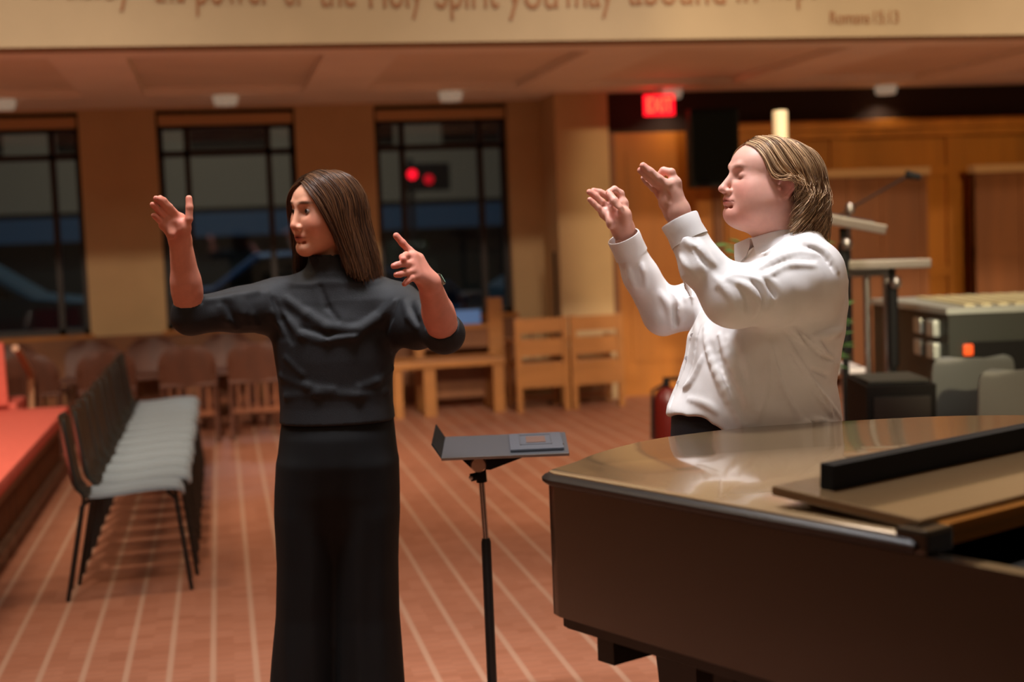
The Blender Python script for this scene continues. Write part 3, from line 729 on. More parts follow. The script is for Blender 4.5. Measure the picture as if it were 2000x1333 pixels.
for x in (-5,-1.5,2,5.5):
    spot('wall_fill_spot',(x,-3,6.4),(x+.6,11.8,.7),1700,WARM,26)  # unseen spots added to brighten the far wall
    spot('floor_fill_spot',(x+.5,2,6.4),(x+.5,9.6,0),2300,(1,.86,.72),34,.8)  # added spots that lift the floor towards the windows
spot('back_wall_lamp',(1.0,-6.6,4.1),(6.4,12,1.5),4200,(1,.78,.46),21,.2,.12)
area('stage_lamp',(.6,3.0,6.2),.9,38,COOL,(1.2,3.5,1.2),spread=1.0)
area('stage_lamp',(-.8,3.0,6.2),.9,15,COOL,(-.1,4,1.2),spread=.9)
for px,py in ((5,200),(440,192),(880,184),(1310,180),(1730,172)):
    p=W(px,py,z=H-.02); area('downlight_beam',(p.x,p.y,H-.09),.12,1.2,WARM,spread=2.2)
l=bpy.data.lights.new('street_light','AREA'); 
area('street_light',(0,26,9),1.5,260,(1,.9,.78),(0,37,3))
area('street_light',(0,22,8),1.5,200,(.7,.85,1))
w=bpy.data.worlds.new('night'); sc.world=w; w.use_nodes=True
w.node_tree.nodes['Background'].inputs[0].default_value=(.012,.016,.03,1); w.node_tree.nodes['Background'].inputs[1].default_value=1
# ================================================================ CAMERA
cam=bpy.data.cameras.new('camera'); co=bpy.data.objects.new('camera',cam); COL.objects.link(co)
cam.sensor_width=36; cam.lens=F/2000*36; cam.clip_start=.05; cam.clip_end=200
r0=Vector((math.cos(PSI),-math.sin(PSI),0)); f0=Vector((math.sin(PSI),math.cos(PSI),0)); up=Vector((0,0,1))
fw=f0*ct-up*st; u0=f0*st+up*ct; rt=r0*cr-u0*sr; uu=r0*sr+u0*cr
Mc=Matrix((( rt.x,uu.x,-fw.x,0),(rt.y,uu.y,-fw.y,0),(rt.z,uu.z,-fw.z,1.5),(0,0,0,1)))
co.matrix_world=Mc; sc.camera=co
cam.dof.use_dof=True; cam.dof.focus_distance=3.52; cam.dof.aperture_fstop=2.0
sc.view_settings.view_transform='Standard'; sc.view_settings.look='None'; sc.view_settings.gamma=1; sc.view_settings.exposure=0.0
sc.view_settings.use_curve_mapping=False
# ================================================================ SIGNED-DISTANCE MODELLING (bodies, clothes)
class Vol:
    def __init__(s,lo,hi,res):
        s.lo=np.array(lo,np.float32); s.res=res
        s.n=np.maximum(2,np.ceil((np.array(hi)-np.array(lo))/res).astype(int)+1)
        s.d=np.full(tuple(s.n),1.0,np.float32)
        s.ax=[s.lo[i]+res*np.arange(s.n[i],dtype=np.float32) for i in range(3)]
    def blk(s,lo,hi):
        a=np.clip(np.floor((np.array(lo)-s.lo)/s.res).astype(int),0,s.n); b=np.clip(np.ceil((np.array(hi)-s.lo)/s.res).astype(int)+1,0,s.n)
        sl=tuple(slice(a[i],b[i]) for i in range(3))
        X,Y,Z=np.meshgrid(*[s.ax[i][sl[i]] for i in range(3)],indexing='ij')
        return sl,X,Y,Z
    def put(s,sl,e,k,mode):
        d=s.d[sl]
        if d.size==0: return
        if mode=='+':
            if k<=0: s.d[sl]=np.minimum(d,e)
            else:
                h=np.clip(.5+.5*(d-e)/k,0,1); s.d[sl]=d*(1-h)+e*h-k*h*(1-h)
        else:
            e=-e
            if k<=0: s.d[sl]=np.maximum(d,e)
            else:
                h=np.clip(.5-.5*(d-e)/k,0,1); s.d[sl]=d*(1-h)+e*h+k*h*(1-h)
    def cap(s,a,b,ra,rb=None,k=.01,mode='+'):
        rb=ra if rb is None else rb; a=np.array(a,np.float32); b=np.array(b,np.float32); m=max(ra,rb)+k*1.5+.02
        sl,X,Y,Z=s.blk(np.minimum(a,b)-m,np.maximum(a,b)+m); ab=b-a; L=float(ab@ab)+1e-9
        h=np.clip(((X-a[0])*ab[0]+(Y-a[1])*ab[1]+(Z-a[2])*ab[2])/L,0,1)
        e=np.sqrt((X-a[0]-ab[0]*h)**2+(Y-a[1]-ab[1]*h)**2+(Z-a[2]-ab[2]*h)**2)-(ra+(rb-ra)*h)
        s.put(sl,e,k,mode); return s
    def chain(s,pts,rs,k=.01,mode='+'):
        if not isinstance(rs,(list,tuple)): rs=[rs]*len(pts)
        for i in range(len(pts)-1): s.cap(pts[i],pts[i+1],rs[i],rs[i+1],k if i==0 or mode=='-' else min(k,.004),mode)
        return s
    def ell(s,c,r,k=.01,mode='+',rot=None):
        c=np.array(c,np.float32); r=np.array(r,np.float32); m=float(r.max())+k*1.5+.02
        sl,X,Y,Z=s.blk(c-m,c+m); X=X-c[0];Y=Y-c[1];Z=Z-c[2]
        if rot is not None:
            q=np.array(Euler(rot).to_matrix().transposed()); X,Y,Z=(q[i,0]*X+q[i,1]*Y+q[i,2]*Z for i in range(3))
        k0=np.sqrt((X/r[0])**2+(Y/r[1])**2+(Z/r[2])**2); k1=np.sqrt((X/r[0]**2)**2+(Y/r[1]**2)**2+(Z/r[2]**2)**2)+1e-6
        e=k0*(k0-1)/k1; s.put(sl,e.astype(np.float32),k,mode); return s
    def loft(s,zs,cx,cy,a,b,k=.01,mode='+',p=2.0,yaw=0,cap=None):
        """stack of super-ellipse sections"""
        zs=np.array(zs,float); o=np.argsort(zs); zs=zs[o]; cx,cy,a,b=[np.array(q,float)[o] for q in (cx,cy,a,b)]
        m=float(max(a.max(),b.max()))+.03
        sl,X,Y,Z=s.blk((cx.min()-m,cy.min()-m,zs[0]-.04),(cx.max()+m,cy.max()+m,zs[-1]+.04))
        z1=s.ax[2][sl[2]]
        def sm(v):
            # smooth interpolation
            t=np.interp(z1,zs,v); return t[None,None,:].astype(np.float32)
        x=X-sm(cx); y=Y-sm(cy); A=sm(a); B=sm(b)
        if yaw: x,y=x*math.cos(yaw)+y*math.sin(yaw),-x*math.sin(yaw)+y*math.cos(yaw)
        q=(np.abs(x/A)**p+np.abs(y/B)**p)**(1/p)
        e=(q-1)*np.minimum(A,B)
        dz=np.maximum(zs[0]-Z,Z-zs[-1]); e=np.maximum(e,dz)
        s.put(sl,e.astype(np.float32),k,mode); return s
    def fn(s,f,lo,hi):
        sl,X,Y,Z=s.blk(lo,hi); s.d[sl]=s.d[sl]+f(X,Y,Z).astype(np.float32); return s
    def smooth(s,n=1):
        for _ in range(n):
            for ax in range(3):
                a=np.roll(s.d,1,ax); b=np.roll(s.d,-1,ax); s.d=(a+2*s.d+b)*.25
        return s
    def at(s,P):
        P=np.atleast_2d(P); g=(P-s.lo)/s.res; i=np.floor(g).astype(int); i=np.clip(i,0,s.n-2); f=np.clip(g-i,0,1); r=0
        for dx in (0,1):
            for dy in (0,1):
                for dz in (0,1):
                    w=(f[:,0] if dx else 1-f[:,0])*(f[:,1] if dy else 1-f[:,1])*(f[:,2] if dz else 1-f[:,2])
                    r=r+w*s.d[i[:,0]+dx,i[:,1]+dy,i[:,2]+dz]
        return r
    def trace(s,o,dv,t0,t1):
        t=np.arange(t0,t1,s.res*.4); P=np.array(o)[None]+np.array(dv)[None]*t[:,None]
        ok=np.all((P>s.lo)&(P<s.lo+s.res*(s.n-1)),axis=1); v=np.where(ok,s.at(P),1.0); k=np.argmax(v<0)
        return P[k] if v[k]<0 else None
    def mesh(s):
        d=s.d; n=s.n; sg=d<0
        c=[(0,0,0),(1,0,0),(0,1,0),(1,1,0),(0,0,1),(1,0,1),(0,1,1),(1,1,1)]
        m=tuple(n-1); cnt=np.zeros(m,np.int8)
        for a,b,e in c: cnt+=sg[a:a+m[0],b:b+m[1],e:e+m[2]]
        act=(cnt>0)&(cnt<8); idx=np.full(m,-1,np.int64); I=np.argwhere(act); idx[act]=np.arange(len(I))
        acc=np.zeros((len(I),3)); num=np.zeros(len(I))
        vals=[d[I[:,0]+a,I[:,1]+b,I[:,2]+e] for a,b,e in c]
        for i in range(8):
            for j in range(i+1,8):
                df=[c[j][q]-c[i][q] for q in range(3)]
                if sum(abs(x) for x in df)!=1: continue
                cr_=(vals[i]<0)!=(vals[j]<0); den=vals[i]-vals[j]; t=np.where(cr_,vals[i]/np.where(np.abs(den)<1e-12,1,den),0)
                for q in range(3): acc[:,q]+=np.where(cr_,c[i][q]+df[q]*t,0)
                num+=cr_
        V=(I+acc/num[:,None])*s.res+s.lo
        Fs=[]
        for ax in range(3):
            u,v=[(1,2),(2,0),(0,1)][ax]
            lo=[slice(1,None)]*3; A=[slice(0,n[q]-1) for q in range(3)]; 
            a0=[slice(1,n[q]-1) for q in range(3)]; a0[ax]=slice(0,n[ax]-1); a1=list(a0); a1[ax]=slice(1,n[ax])
            s0=sg[tuple(a0)]; s1=sg[tuple(a1)]; E=np.argwhere(s0!=s1)
            if len(E)==0: continue
            fl=s0[tuple(E.T)]; base=E.copy()
            for q in (u,v): base[:,q]+=1
            q4=[]
            for du,dv in ((-1,-1),(0,-1),(0,0),(-1,0)):
                b=base.copy(); b[:,u]+=du; b[:,v]+=dv; q4.append(idx[b[:,0],b[:,1],b[:,2]])
            q4=np.stack(q4,1); q4[~fl]=q4[~fl][:,::-1]; Fs.append(q4)
        Fa=np.concatenate(Fs); Fa=Fa[(Fa>=0).all(1)]
        return V,Fa
def np_mesh(name,V,Fa,colf=None,relax=2):
    me=bpy.data.meshes.new(name); me.vertices.add(len(V)); 
    if relax:
        e=np.concatenate([Fa[:,[0,1]],Fa[:,[1,2]],Fa[:,[2,3]],Fa[:,[3,0]]]); V=V.copy()
        for it in range(relax):
            S=np.zeros_like(V); C=np.zeros(len(V))
            for q in range(3):
                S[:,q]=np.bincount(e[:,0],V[e[:,1],q],len(V))+np.bincount(e[:,1],V[e[:,0],q],len(V))
            C=np.bincount(e[:,0],minlength=len(V))+np.bincount(e[:,1],minlength=len(V))
            V=V+(S/np.maximum(C,1)[:,None]-V)*(.5 if it%2==0 else .3)
    me.vertices.foreach_set('co',V.astype(np.float32).ravel())
    me.loops.add(len(Fa)*4); me.loops.foreach_set('vertex_index',Fa.astype(np.int32).ravel())
    me.polygons.add(len(Fa)); me.polygons.foreach_set('loop_start',np.arange(0,len(Fa)*4,4,dtype=np.int32))
    me.polygons.foreach_set('use_smooth',[True]*len(Fa)); me.update(calc_edges=True); me.validate()
    if colf is not None:
        col=colf(V); a=me.color_attributes.new('Col','FLOAT_COLOR','POINT'); a.data.foreach_set('color',np.concatenate([col,np.ones((len(V),1))],1).astype(np.float32).ravel())
    return me
def blob(V,c,r):
    d=((V-np.array(c))/np.array(r)); return np.exp(-(d**2).sum(1))
def mixc(col,c2,w):
    return col*(1-w[:,None])+np.array(lin(c2)[:3])[None]*w[:,None]
# ================================================================ PEOPLE
class Fig:
    """a figure: pixels -> metres in a frame at its feet, turned to the camera heading"""
    def __init__(s,px,D): s.D=D; p=yp(px,700,D); s.o=np.array([p[0],D,0.])
    def J(s,px,py,dd=0.): return np.array(yp(px,py,s.D+dd))-s.o
    def hit(s,vol,px,py,off=0.,skip=0.):
        o=np.array([0,0,1.5])-s.o; r=np.array(ray(px,py)); r=r/np.linalg.norm(r); p=vol.trace(o,r,s.D-1.1+skip,s.D+1.0)
        return None if p is None else p-r*off
    def line(s,vol,pts,r,k=.008,mode='+',off=0.,n=0):
        P=[s.hit(vol,x,y,off) for x,y in pts]; P=[p for p in P if p is not None]
        if len(P)<2: return
        if n: P=spl(P,n)
        m=len(P); rs=[r*(.35+.65*math.sin(PI*min(1,(i+.6)/(m+.2)))) for i in range(m)]
        for i in range(m-1): vol.cap(P[i],P[i+1],rs[i],rs[i+1],k,mode)
    def root(s,name,label):
        w=toW(s.o); return empty(name,(w.x,w.y,0),-PSI,label,'person')
SK=np.array(lin((214,150,124))[:3])
def head_vol(P,res=.0022):
    ez=P.get('earz',0); es=P.get('ears',1)
    """head in its own frame: x to the face, y to the left, z up; eyes at z=0"""
    v=Vol((-.15,-.125,-.26),(.16,.125,.16),res)
    v.ell((-.012,0,.035),(.098,.077,.085),.01)
    v.ell((.040,0,.032),(.054,.062,.056),.03)
    v.ell((.034,0,-.035),(.058,.058,.082),.03)
    v.ell((.012,0,-.03),(.07,.066,.05),.03)
    for s in (-1,1):
        v.ell((.058,s*.034,-.034),(.030+P['ch']*.4,.028+P['ch'],.034+P['ch']),.025)
        v.cap((.0,s*.054,-.055),(.072,s*.012,-.102),.016+P['jaw'],.014+P['jaw'],.03)
    v.ell((.079+P.get('chx',0),0,-.099),(.018,.021,.018),.020)
    if P['fat']: 
        v.ell((.035,0,-.108),(.052,.05,.032+P['fat']*.3),.03); v.ell((.02,0,-.075),(.062,.064+P['fat']*.3,.05),.03)
        for s in (-1,1): v.ell((.035,s*.045,-.06),(.04,.03,.045),.03)
    # neck
    nx,nz,nr=P['neck']; v.cap((-.022,0,-.07),(nx,0,nz),nr,nr*1.06,.03)
    # brow, nose
    for s in (-1,1):
        v.chain([(.092,s*.008,.020),(.088,s*.026,.027),(.070,s*.047,.020)],[.006,.007,.006],.014)
        v.ell((.104,s*.030,-.001),(.022,.019,.014),.012,'-')
        v.ell((.0735,s*.031,-.001),(.0130,.0140,.0130),.004)
        if P['lid']:  # lowered upper lid
            v.ell((.0765,s*.031,.001),(.0150,.0165,.0130),.004)
        else:
            v.chain([(.079,s*.017,.002),(.0865,s*.026,.0088),(.085,s*.036,.0080),(.074,s*.046,.0005)],.0022,.003)
            v.chain([(.080,s*.018,-.003),(.0845,s*.029,-.0085),(.076,s*.043,-.005)],.0018,.004)
    n=P['nose']
    v.cap((.093,0,.008),(.112+n,0,-.034),.0065,.0095,.010); v.ell((.113+n,0,-.040),(.0115,.0115,.0100),.006)
    for s in (-1,1):
        v.ell((.1015+n*.6,s*.0125,-.044),(.0105,.0075,.0078),.005); v.ell((.106+n*.7,s*.0070,-.0515),(.006,.0034,.005),.002,'-')
    v.cap((.092,0,-.052),(.098,0,-.060),.008,.006,.01)
    # mouth
    mo=P.get('mo',0); v0=v
    class _M:
        def q(s_,p): return (p[0]+mo,p[1]*P.get('mw',1),(p[2]+.07)*P.get('mw',1)-.07)
        def ell(s_,c,r,k,mode='+'): v0.ell(s_.q(c),r,k,mode)
        def chain(s_,pts,rs,k=.01,mode='+'): v0.chain([s_.q(p) for p in pts],rs,k,mode)
    v=_M()
    v.ell((.087,0,-.067),(.016,.026,.017),.012)
    v.chain([(.0905,-.022,-.0690),(.0985,-.008,-.0645),(.0995,0,-.0658),(.0985,.008,-.0645),(.0905,.022,-.0690)],[.0025,.0042,.0040,.0042,.0025],.004)
    v.chain([(.0900,-.019,-.0715),(.0960,-.007,-.0765),(.0965,0,-.0772),(.0960,.007,-.0765),(.0900,.019,-.0715)],[.0028,.0052,.0056,.0052,.0028],.004)
    v.chain([(.0905,-.026,-.0715),(.1005,-.009,-.0705),(.1025,0,-.0708),(.1005,.009,-.0705),(.0905,.026,-.0715)],.0012,.002,'-')
    v.chain([(.088,-.018,-.0865),(.0905,0,-.0875),(.088,.018,-.0865)],.004,.008,'-'); v=v0
    # ears
    ear0=v
    class _E:
        def q(s_,p): return (p[0]*es-.006*(es-1)*10*0,p[1],(p[2]+.004)*es-.004+ez)
        def ell(s_,c,r,k,mode='+',rot=None): ear0.ell(s_.q(c),(r[0]*es,r[1],r[2]*es),k,mode,rot)
        def chain(s_,pts,rs,k=.01,mode='+'): ear0.chain([s_.q(p) for p in pts],rs,k,mode)
    v=_E()
    for s in (-1,1):
        y=s*.0765
        v.ell((-.006,s*.074,-.008),(.017,.006,.028),.006,rot=(0,-.15,-s*.25))
        v.chain([(.008,y,.004),(.006,s*.080,.020),(-.008,s*.0835,.025),(-.020,s*.0850,.014),(-.020,s*.084,-.006),(-.010,s*.081,-.024),(.002,s*.078,-.034),(.008,s*.0755,-.026)],[.0032,.0036,.0038,.0038,.0034,.0034,.0052,.004],.004)
        v.ell((-.003,s*.0865,-.004),(.0095,.0095,.0135),.003,'-'); v.chain([(-.011,s*.083,.013),(-.013,s*.083,-.006)],.0026,.003,'-')
        v.ell((.0065,s*.0795,-.008),(.003,.003,.005),.003)
    return ear0
def head_col(P):
    def f(V):
        c=np.tile(SK if P.get('skin') is None else np.array(lin(P['skin'])[:3]),(len(V),1))
        red=P.get('red',(196,96,78))
        for s in (-1,1):
            c=mixc(c,red,.50*blob(V,(.07,s*.045,-.035),(.035,.025,.028)))
            c=mixc(c,red,.55*blob(V,(-.008,s*.084,-.006+P.get('earz',0)),(.03,.014,.04)))
            c=mixc(c,(120,72,60),.55*blob(V,(.085,s*.031,.0),(.014,.020,.0115)))
            if P['lid']: c=mixc(c,(104,66,56),.8*np.clip(1.5*blob(V,(.090,s*.031,-.0078),(.014,.016,.0017)),0,1))
            c=mixc(c,P['brow'],.85*np.clip(1.6*blob(V,(.090,s*.030,.0245),(.02,.019,.0042)),0,1))
        for s in (-1,1): c=mixc(c,(120,54,44),.6*blob(V,(-.002,s*.080,-.004+P.get('earz',0)),(.010,.008,.014)))
        c=mixc(c,red,.35*blob(V,(.115,0,-.042),(.014,.016,.012)))
        c=mixc(c,P['lips'],np.clip(1.5*blob(V,(.0985+P.get('mo',0),0,-.0708),(.012,.0185,.0085)),0,.95))
        c=mixc(c,(80,30,26),np.clip(1.3*blob(V,(.101+P.get('mo',0),0,-.0708),(.02,.022,.0014)),0,.8))
        if P.get('chinred'): c=mixc(c,red,.45*blob(V,(.05,0,-.10),(.06,.06,.03)))
        # scalp
        m=P['scalp'](V); c=mixc(c,P['hair'],m)
        return c
    return f
def frame_mat(loc,face_yaw,pitch=0,roll=0,scale=(1,1,1)):
    """face_yaw: direction of the face in the figure frame (radians from +x)"""
    return Matrix.Translation(Vector(loc))@Matrix.Rotation(face_yaw,4,'Z')@Matrix.Rotation(-pitch,4,'Y')@Matrix.Rotation(roll,4,'X')@Matrix.Diagonal((*scale,1))
def xf(M,V):
    A=np.array(M); return V@A[:3,:3].T+A[:3,3]
def inv_xf(M,V): return xf(M.inverted(),V)
def hair_mesh(guides,n,seed,M,side=1,rad=.0016,seg=16,nj=.004,wave=0.,mirror=True,depth=.008,curl=0,tipj=.02,hole=None):
    rr=np.random.RandomState(seed); G=[np.array(spl(g,seg)) for g in guides]; vs=[];fs=[];cols=[];b=0; ns=4
    for i in range(n):
        sd=side if not mirror else (1 if rr.rand()<.5 else -1)
        u=rr.rand()*(len(G)-1); k=min(int(u),len(G)-2); u-=k; u=u+.12*rr.randn(); u=min(max(u,-.08),1.08)
        P=G[k]*(1-u)+G[k+1]*u
        t=np.linspace(0,1,seg)[:,None]; L=1-tipj*3*rr.rand()**2
        Pn=np.array([P[min(int(x),seg-2)]*(1-(x-min(int(x),seg-2)))+P[min(int(x),seg-2)+1]*(x-min(int(x),seg-2)) for x in np.linspace(0,(seg-1)*L,seg)])
        off=rr.randn(3)*nj; dpt=-depth*rr.rand()+ (depth*.25)
        rad_=Pn-np.array([-.01,0,0]); rad_[:,2]*=.5; rad_/=np.linalg.norm(rad_,axis=1)[:,None]+1e-6
        Pn=Pn+off*(.25+.75*t)+rad_*dpt
        if wave: Pn=Pn+np.stack([np.sin(t[:,0]*9+rr.rand()*6)*wave*t[:,0],np.cos(t[:,0]*7+rr.rand()*6)*wave*t[:,0],0*t[:,0]],1)
        if curl:
            ph=rr.rand()*6; tt=np.clip(t[:,0]-.5,0,1)*2; Pn=Pn+np.stack([np.sin(tt*9+ph)*curl*tt,np.cos(tt*8+ph)*curl*tt,np.sin(tt*6+ph)*curl*.6*tt],1)
        Pn[:,1]*=sd
        if hole is not None and hole(Pn): continue
        Pw=xf(M,Pn); T=np.gradient(Pw,axis=0); T/=np.linalg.norm(T,axis=1)[:,None]+1e-9
        A=np.cross(T,np.array([.3,.2,1.])); A/=np.linalg.norm(A,axis=1)[:,None]+1e-9; B=np.cross(T,A)
        r=rad*(.7+.6*rr.rand())*(1-.75*t**3)*np.minimum(1,.5+t*4)
        ring=np.stack([Pw+r*(A*math.cos(q)+B*math.sin(q)) for q in (0,PI/2,PI,3*PI/2)],1)
        vs.append(ring.reshape(-1,3)); cols.append(np.repeat(np.full((1,1),rr.rand()),seg*4,0))
        ii=np.arange(seg-1)[:,None]*4+np.arange(4)[None]; jj=np.arange(seg-1)[:,None]*4+(np.arange(4)[None]+1)%4
        fs.append(np.stack([ii,jj,jj+4,ii+4],-1).reshape(-1,4)+b); b+=seg*4
    V=np.concatenate(vs); Fa=np.concatenate(fs); C=np.concatenate(cols)[:,0]
    return V,Fa,C
def hair_obj(name,parts,c0,c1,m,parent):
    V=[];Fa=[];C=[];b=0
    for v,f,c in parts: V.append(v);Fa.append(f+b);C.append(c);b+=len(v)
    V=np.concatenate(V);Fa=np.concatenate(Fa);C=np.concatenate(C)[:,None]
    a0=np.array(lin(c0)[:3]); a1=np.array(lin(c1)[:3]); col=a0*(1-C**1.5)+a1*C**1.5
    me=np_mesh(name,V,Fa,lambda v:col,relax=0)
    return link(name,me,m,parent)
def hand(vol,fg,wr,arm,wr_r,chains,palm,rf=.0082,pk=.012,rs=None):
    """wrist, forearm start, finger chains given as pixel+depth joints"""
    vol.cap(arm[0],wr,arm[1],wr_r,.01)
    for (a,b,ra,rb) in palm: vol.cap(a,b,ra,rb,pk)
    for i,c in enumerate(chains):
        q=(rs[i] if rs else rf); m=len(c)
        vol.chain([np.array(x) for x in c],[q*1.12]+[q*(1.04-.16*j/(m-1)) for j in range(1,m)],.006)
def skin_col(base,tips,red=(204,100,84)):
    def f(V):
        c=np.tile(np.array(lin(base)[:3]),(len(V),1))
        for t in tips: c=mixc(c,red,.45*blob(V,t,(.016,.016,.016)))
        return c
    return f
M_skinA=mat('skin_warm',(214,150,124),.48,attr=True,sss=.12,spec=.35,noise=(45,.05,(1,1,1)))
M_skinB=mat('skin_pale',(220,166,148),.45,attr=True,sss=.12,spec=.35,noise=(45,.05,(1,1,1)))
M_hair=mat('hair',(70,40,22),.42,attr=True,spec=.45)
M_knit=mat('charcoal_knit',(26,27,29),.7,spec=.4,noise=(60,.12,(1,1,1)),bump=(500,.25,(1,1,1)))
M_trou=mat('black_trousers',(7,7,7),.75,spec=.3)
M_shirt=mat('pale_grey_shirt',(226,222,219),.75,spec=.3,noise=(14,.03,(1,1,1)),bump=(700,.12,(1,1,1)))
M_pants=mat('navy_trousers',(12,14,24),.8)
M_eye=mat('eye_white',(150,136,128),.3); M_iris=mat('iris_dark',(30,20,16),.15)
M_strap=mat('watch_strap',(196,150,140),.5); M_shoe=mat('black_leather',(16,15,15),.35)
M_watch=mat('watch_face',(200,220,200),.2,emit=(190,255,210),estr=.5)
def join_np(parts):
    V=[];Fa=[];C=[];b=0
    for v,f,c in parts: V.append(v);Fa.append(f+b);C.append(c);b+=len(v)
    return np.concatenate(V),np.concatenate(Fa),np.concatenate(C)
def squash(V,k):
    V=V.copy(); z=V[...,2]; V[...,2]=np.where(z>.01,.01+(z-.01)*k,z); return V
def relaxed(vol,M,colf,n=2,sq=1):
    V,Fa=vol.mesh()
    e=np.concatenate([Fa[:,[0,1]],Fa[:,[1,2]],Fa[:,[2,3]],Fa[:,[3,0]]])
    for it in range(n):
        S=np.stack([np.bincount(e[:,0],V[e[:,1],q],len(V))+np.bincount(e[:,1],V[e[:,0],q],len(V)) for q in range(3)],1)
        C=np.bincount(e[:,0],minlength=len(V))+np.bincount(e[:,1],minlength=len(V)); V=V+(S/np.maximum(C,1)[:,None]-V)*.5
    c=colf(V); V=squash(V,sq)
    return (xf(M,V) if M is not None else V),Fa,c
def eyes(P,M,root,look=(1,0,0)):
    for s in (-1,1):
        e=MB().lathe([(.0001,-.0118),(.006,-.0102),(.0102,-.006),(.0118,0),(.0102,.006),(.006,.0102),(.0052,.0106)],n=20).build('eye',M_eye,root,True)
        i=MB().lathe([(.0054,.0104),(.005,.0112),(.003,.0121),(.0001,.0124)],n=20).build('iris',M_iris,e,True)
        q=Vector(look).to_track_quat('Z','Y').to_matrix().to_4x4(); e.matrix_local=M@Matrix.Translation((.0772,s*.031,-.0005))@q@Matrix.Scale(1.06,4)
# ---------------------------------------------------------------- the conductor in black
A=Fig(657,3.97); J=A.J
ra=A.root('person','woman in charcoal mock-neck sweater and black wide trousers, both hands raised, looking left')
# sweater
sw=Vol((-.50,-.62,.98),(.42,.20,1.52),.0045)
def half(y,xl,xr,dd=0):
    a=J(xl,y,dd); b=J(xr,y,dd); return (a[2]+b[2])/2,(a[0]+b[0])/2,(b[0]-a[0])/2
rows=[(560,575,735,.075),(585,548,765,.095),(620,536,772,.112),(660,532,774,.122),(700,538,771,.122),(745,545,767,.118),(790,548,768,.118),(822,547,772,.122)]
zz=[half(*r[:3]) for r in rows]
sw.loft([z for z,_,_ in zz],[x for _,x,_ in zz],[0]*8,[a for _,_,a in zz],[r[3] for r in rows],.02,p=2.3)
shR=J(535,592,-.01); shL=J(778,600,-.01); elR=J(372,618,-.14); elL=J(868,652,-.22); wrR=J(352,470,-.22); wrL=J(838,553,-.40)
nb=J(655,560,.0)
sw.cap(nb,shR,.07,.058,.05); sw.cap(nb,shL,.07,.058,.05)
sw.cap(shR,elR,.064,.050,.03); sw.cap(shL,elL,.066,.052,.03)
cuR=elR+(wrR-elR)*.13; cuL=elL+(wrL-elL)*.10
sw.cap(elR,cuR,.047,.042,.02); sw.cap(elL,cuL,.050,.046,.02)
# mock neck
nt0=J(655,565,.0); nt1=J(642,494,-.02); sw.cap(nt0,nt1,.064,.058,.03)
# underarm drape of the dropped shoulders
sw.cap(J(540,612,0),J(470,610,-.05),.045,.045,.05); sw.cap(J(772,640,0),J(812,650,-.10),.045,.045,.05)
# hollow the neck opening
sw.cap(nt1+np.array([0,0,.02]),nt1+np.array([0,0,.06]),.06,.07,.004,'-')
dvR=(wrR-elR)/np.linalg.norm(wrR-elR); dvL=(wrL-elL)/np.linalg.norm(wrL-elL)
sw.cap(cuR+dvR*.048,cuR+dvR*.12,.050,.050,.003,'-'); sw.cap(cuL+dvL*.050,cuL+dvL*.13,.054,.054,.003,'-')
L=A.line
for pts,r in [([(560,585),(600,615),(640,640),(690,645),(740,620)],.012),([(548,610),(590,655),(640,668)],.010),([(770,590),(735,625),(690,655),(640,662)],.012),
              ([(400,588),(450,583),(500,572)],.010),([(430,600),(445,625),(460,640)],.007),([(470,590),(490,615),(500,632)],.007),([(455,590),(475,612),(482,632)],.006),
              ([(520,575),(535,610),(555,650)],.010),([(790,590),(800,620),(815,640)],.008),([(815,590),(825,615),(840,635)],.007),([(560,775),(620,768),(700,772),(755,765)],.009),
              ([(550,735),(600,755),(650,762)],.008),([(765,720),(735,745),(700,757)],.008),([(560,700),(590,730)],.006)]:
    L(sw,pts,r,.014,'+',-.004)
for pts,r in [([(535,585),(550,625),(570,668)],.006),([(775,590),(765,620),(750,650)],.006),([(440,592),(458,625)],.004),([(803,600),(818,632)],.004),([(590,640),(640,655),(700,650)],.005),([(625,560),(640,600),(660,625)],.005)]:
    L(sw,pts,r,.010,'-',.002)
V_,F_=sw.mesh(); o=link('sweater',np_mesh('sweater',V_,F_),M_knit,ra)
# trousers
tr=Vol((-.26,-.22,.0),(.26,.26,1.06),.007)
rows=[(812,551,768,.115),(850,546,772,.13),(900,541,778,.134),(960,540,778,.122),(1020,546,772,.10),(1080,560,756,.06)]
zz=[half(*r[:3]) for r in rows]
tr.loft([z for z,_,_ in zz],[x for _,x,_ in zz],[.005]*6,[a for _,_,a in zz],[r[3] for r in rows],.01,p=2.2)
for sgn,(rws) in ((-1,[(845,575,650),(900,546,668),(1000,538,667),(1100,540,666),(1200,538,662),(1333,529,660),(1430,522,661),(1505,518,660)]),(1,[(845,665,745),(900,650,773),(1000,652,780),(1100,655,779),(1200,655,781),(1333,656,790),(1430,656,797),(1505,656,801)])):
    zz=[half(*r) for r in rws]; zs=[z for z,_,_ in zz]; zs[-1]=.012
    tr.loft(zs,[x for _,x,_ in zz],[.01]*8,[a for _,_,a in zz],[.09,.120,.120,.114,.11,.118,.125,.13],.02,p=2.2)
tr.fn(lambda X,Y,Z:.0025*np.sin(X*95+1.5*np.sin(Z*5))*np.clip((1.0-Z)*2,0,1),(-.26,-.22,0),(.26,.26,1.0))
V_,F_=tr.mesh(); link('trousers',np_mesh('trousers',V_,F_),M_trou,ra)
for s,px in ((-1,595),(1,725)):
    q=J(px,1516,0); MB().add([(q[0]+x,y,z) for x,y,z in [(-.04,-.17,0),(.04,-.17,0),(.045,.08,0),(-.045,.08,0),(-.03,-.16,.03),(.03,-.16,.03),(.035,.06,.08),(-.035,.06,.08)]],[(0,1,2,3),(7,6,5,4),(0,4,5,1),(1,5,6,2),(2,6,7,3),(3,7,4,0)]).build('shoe',M_shoe,ra)
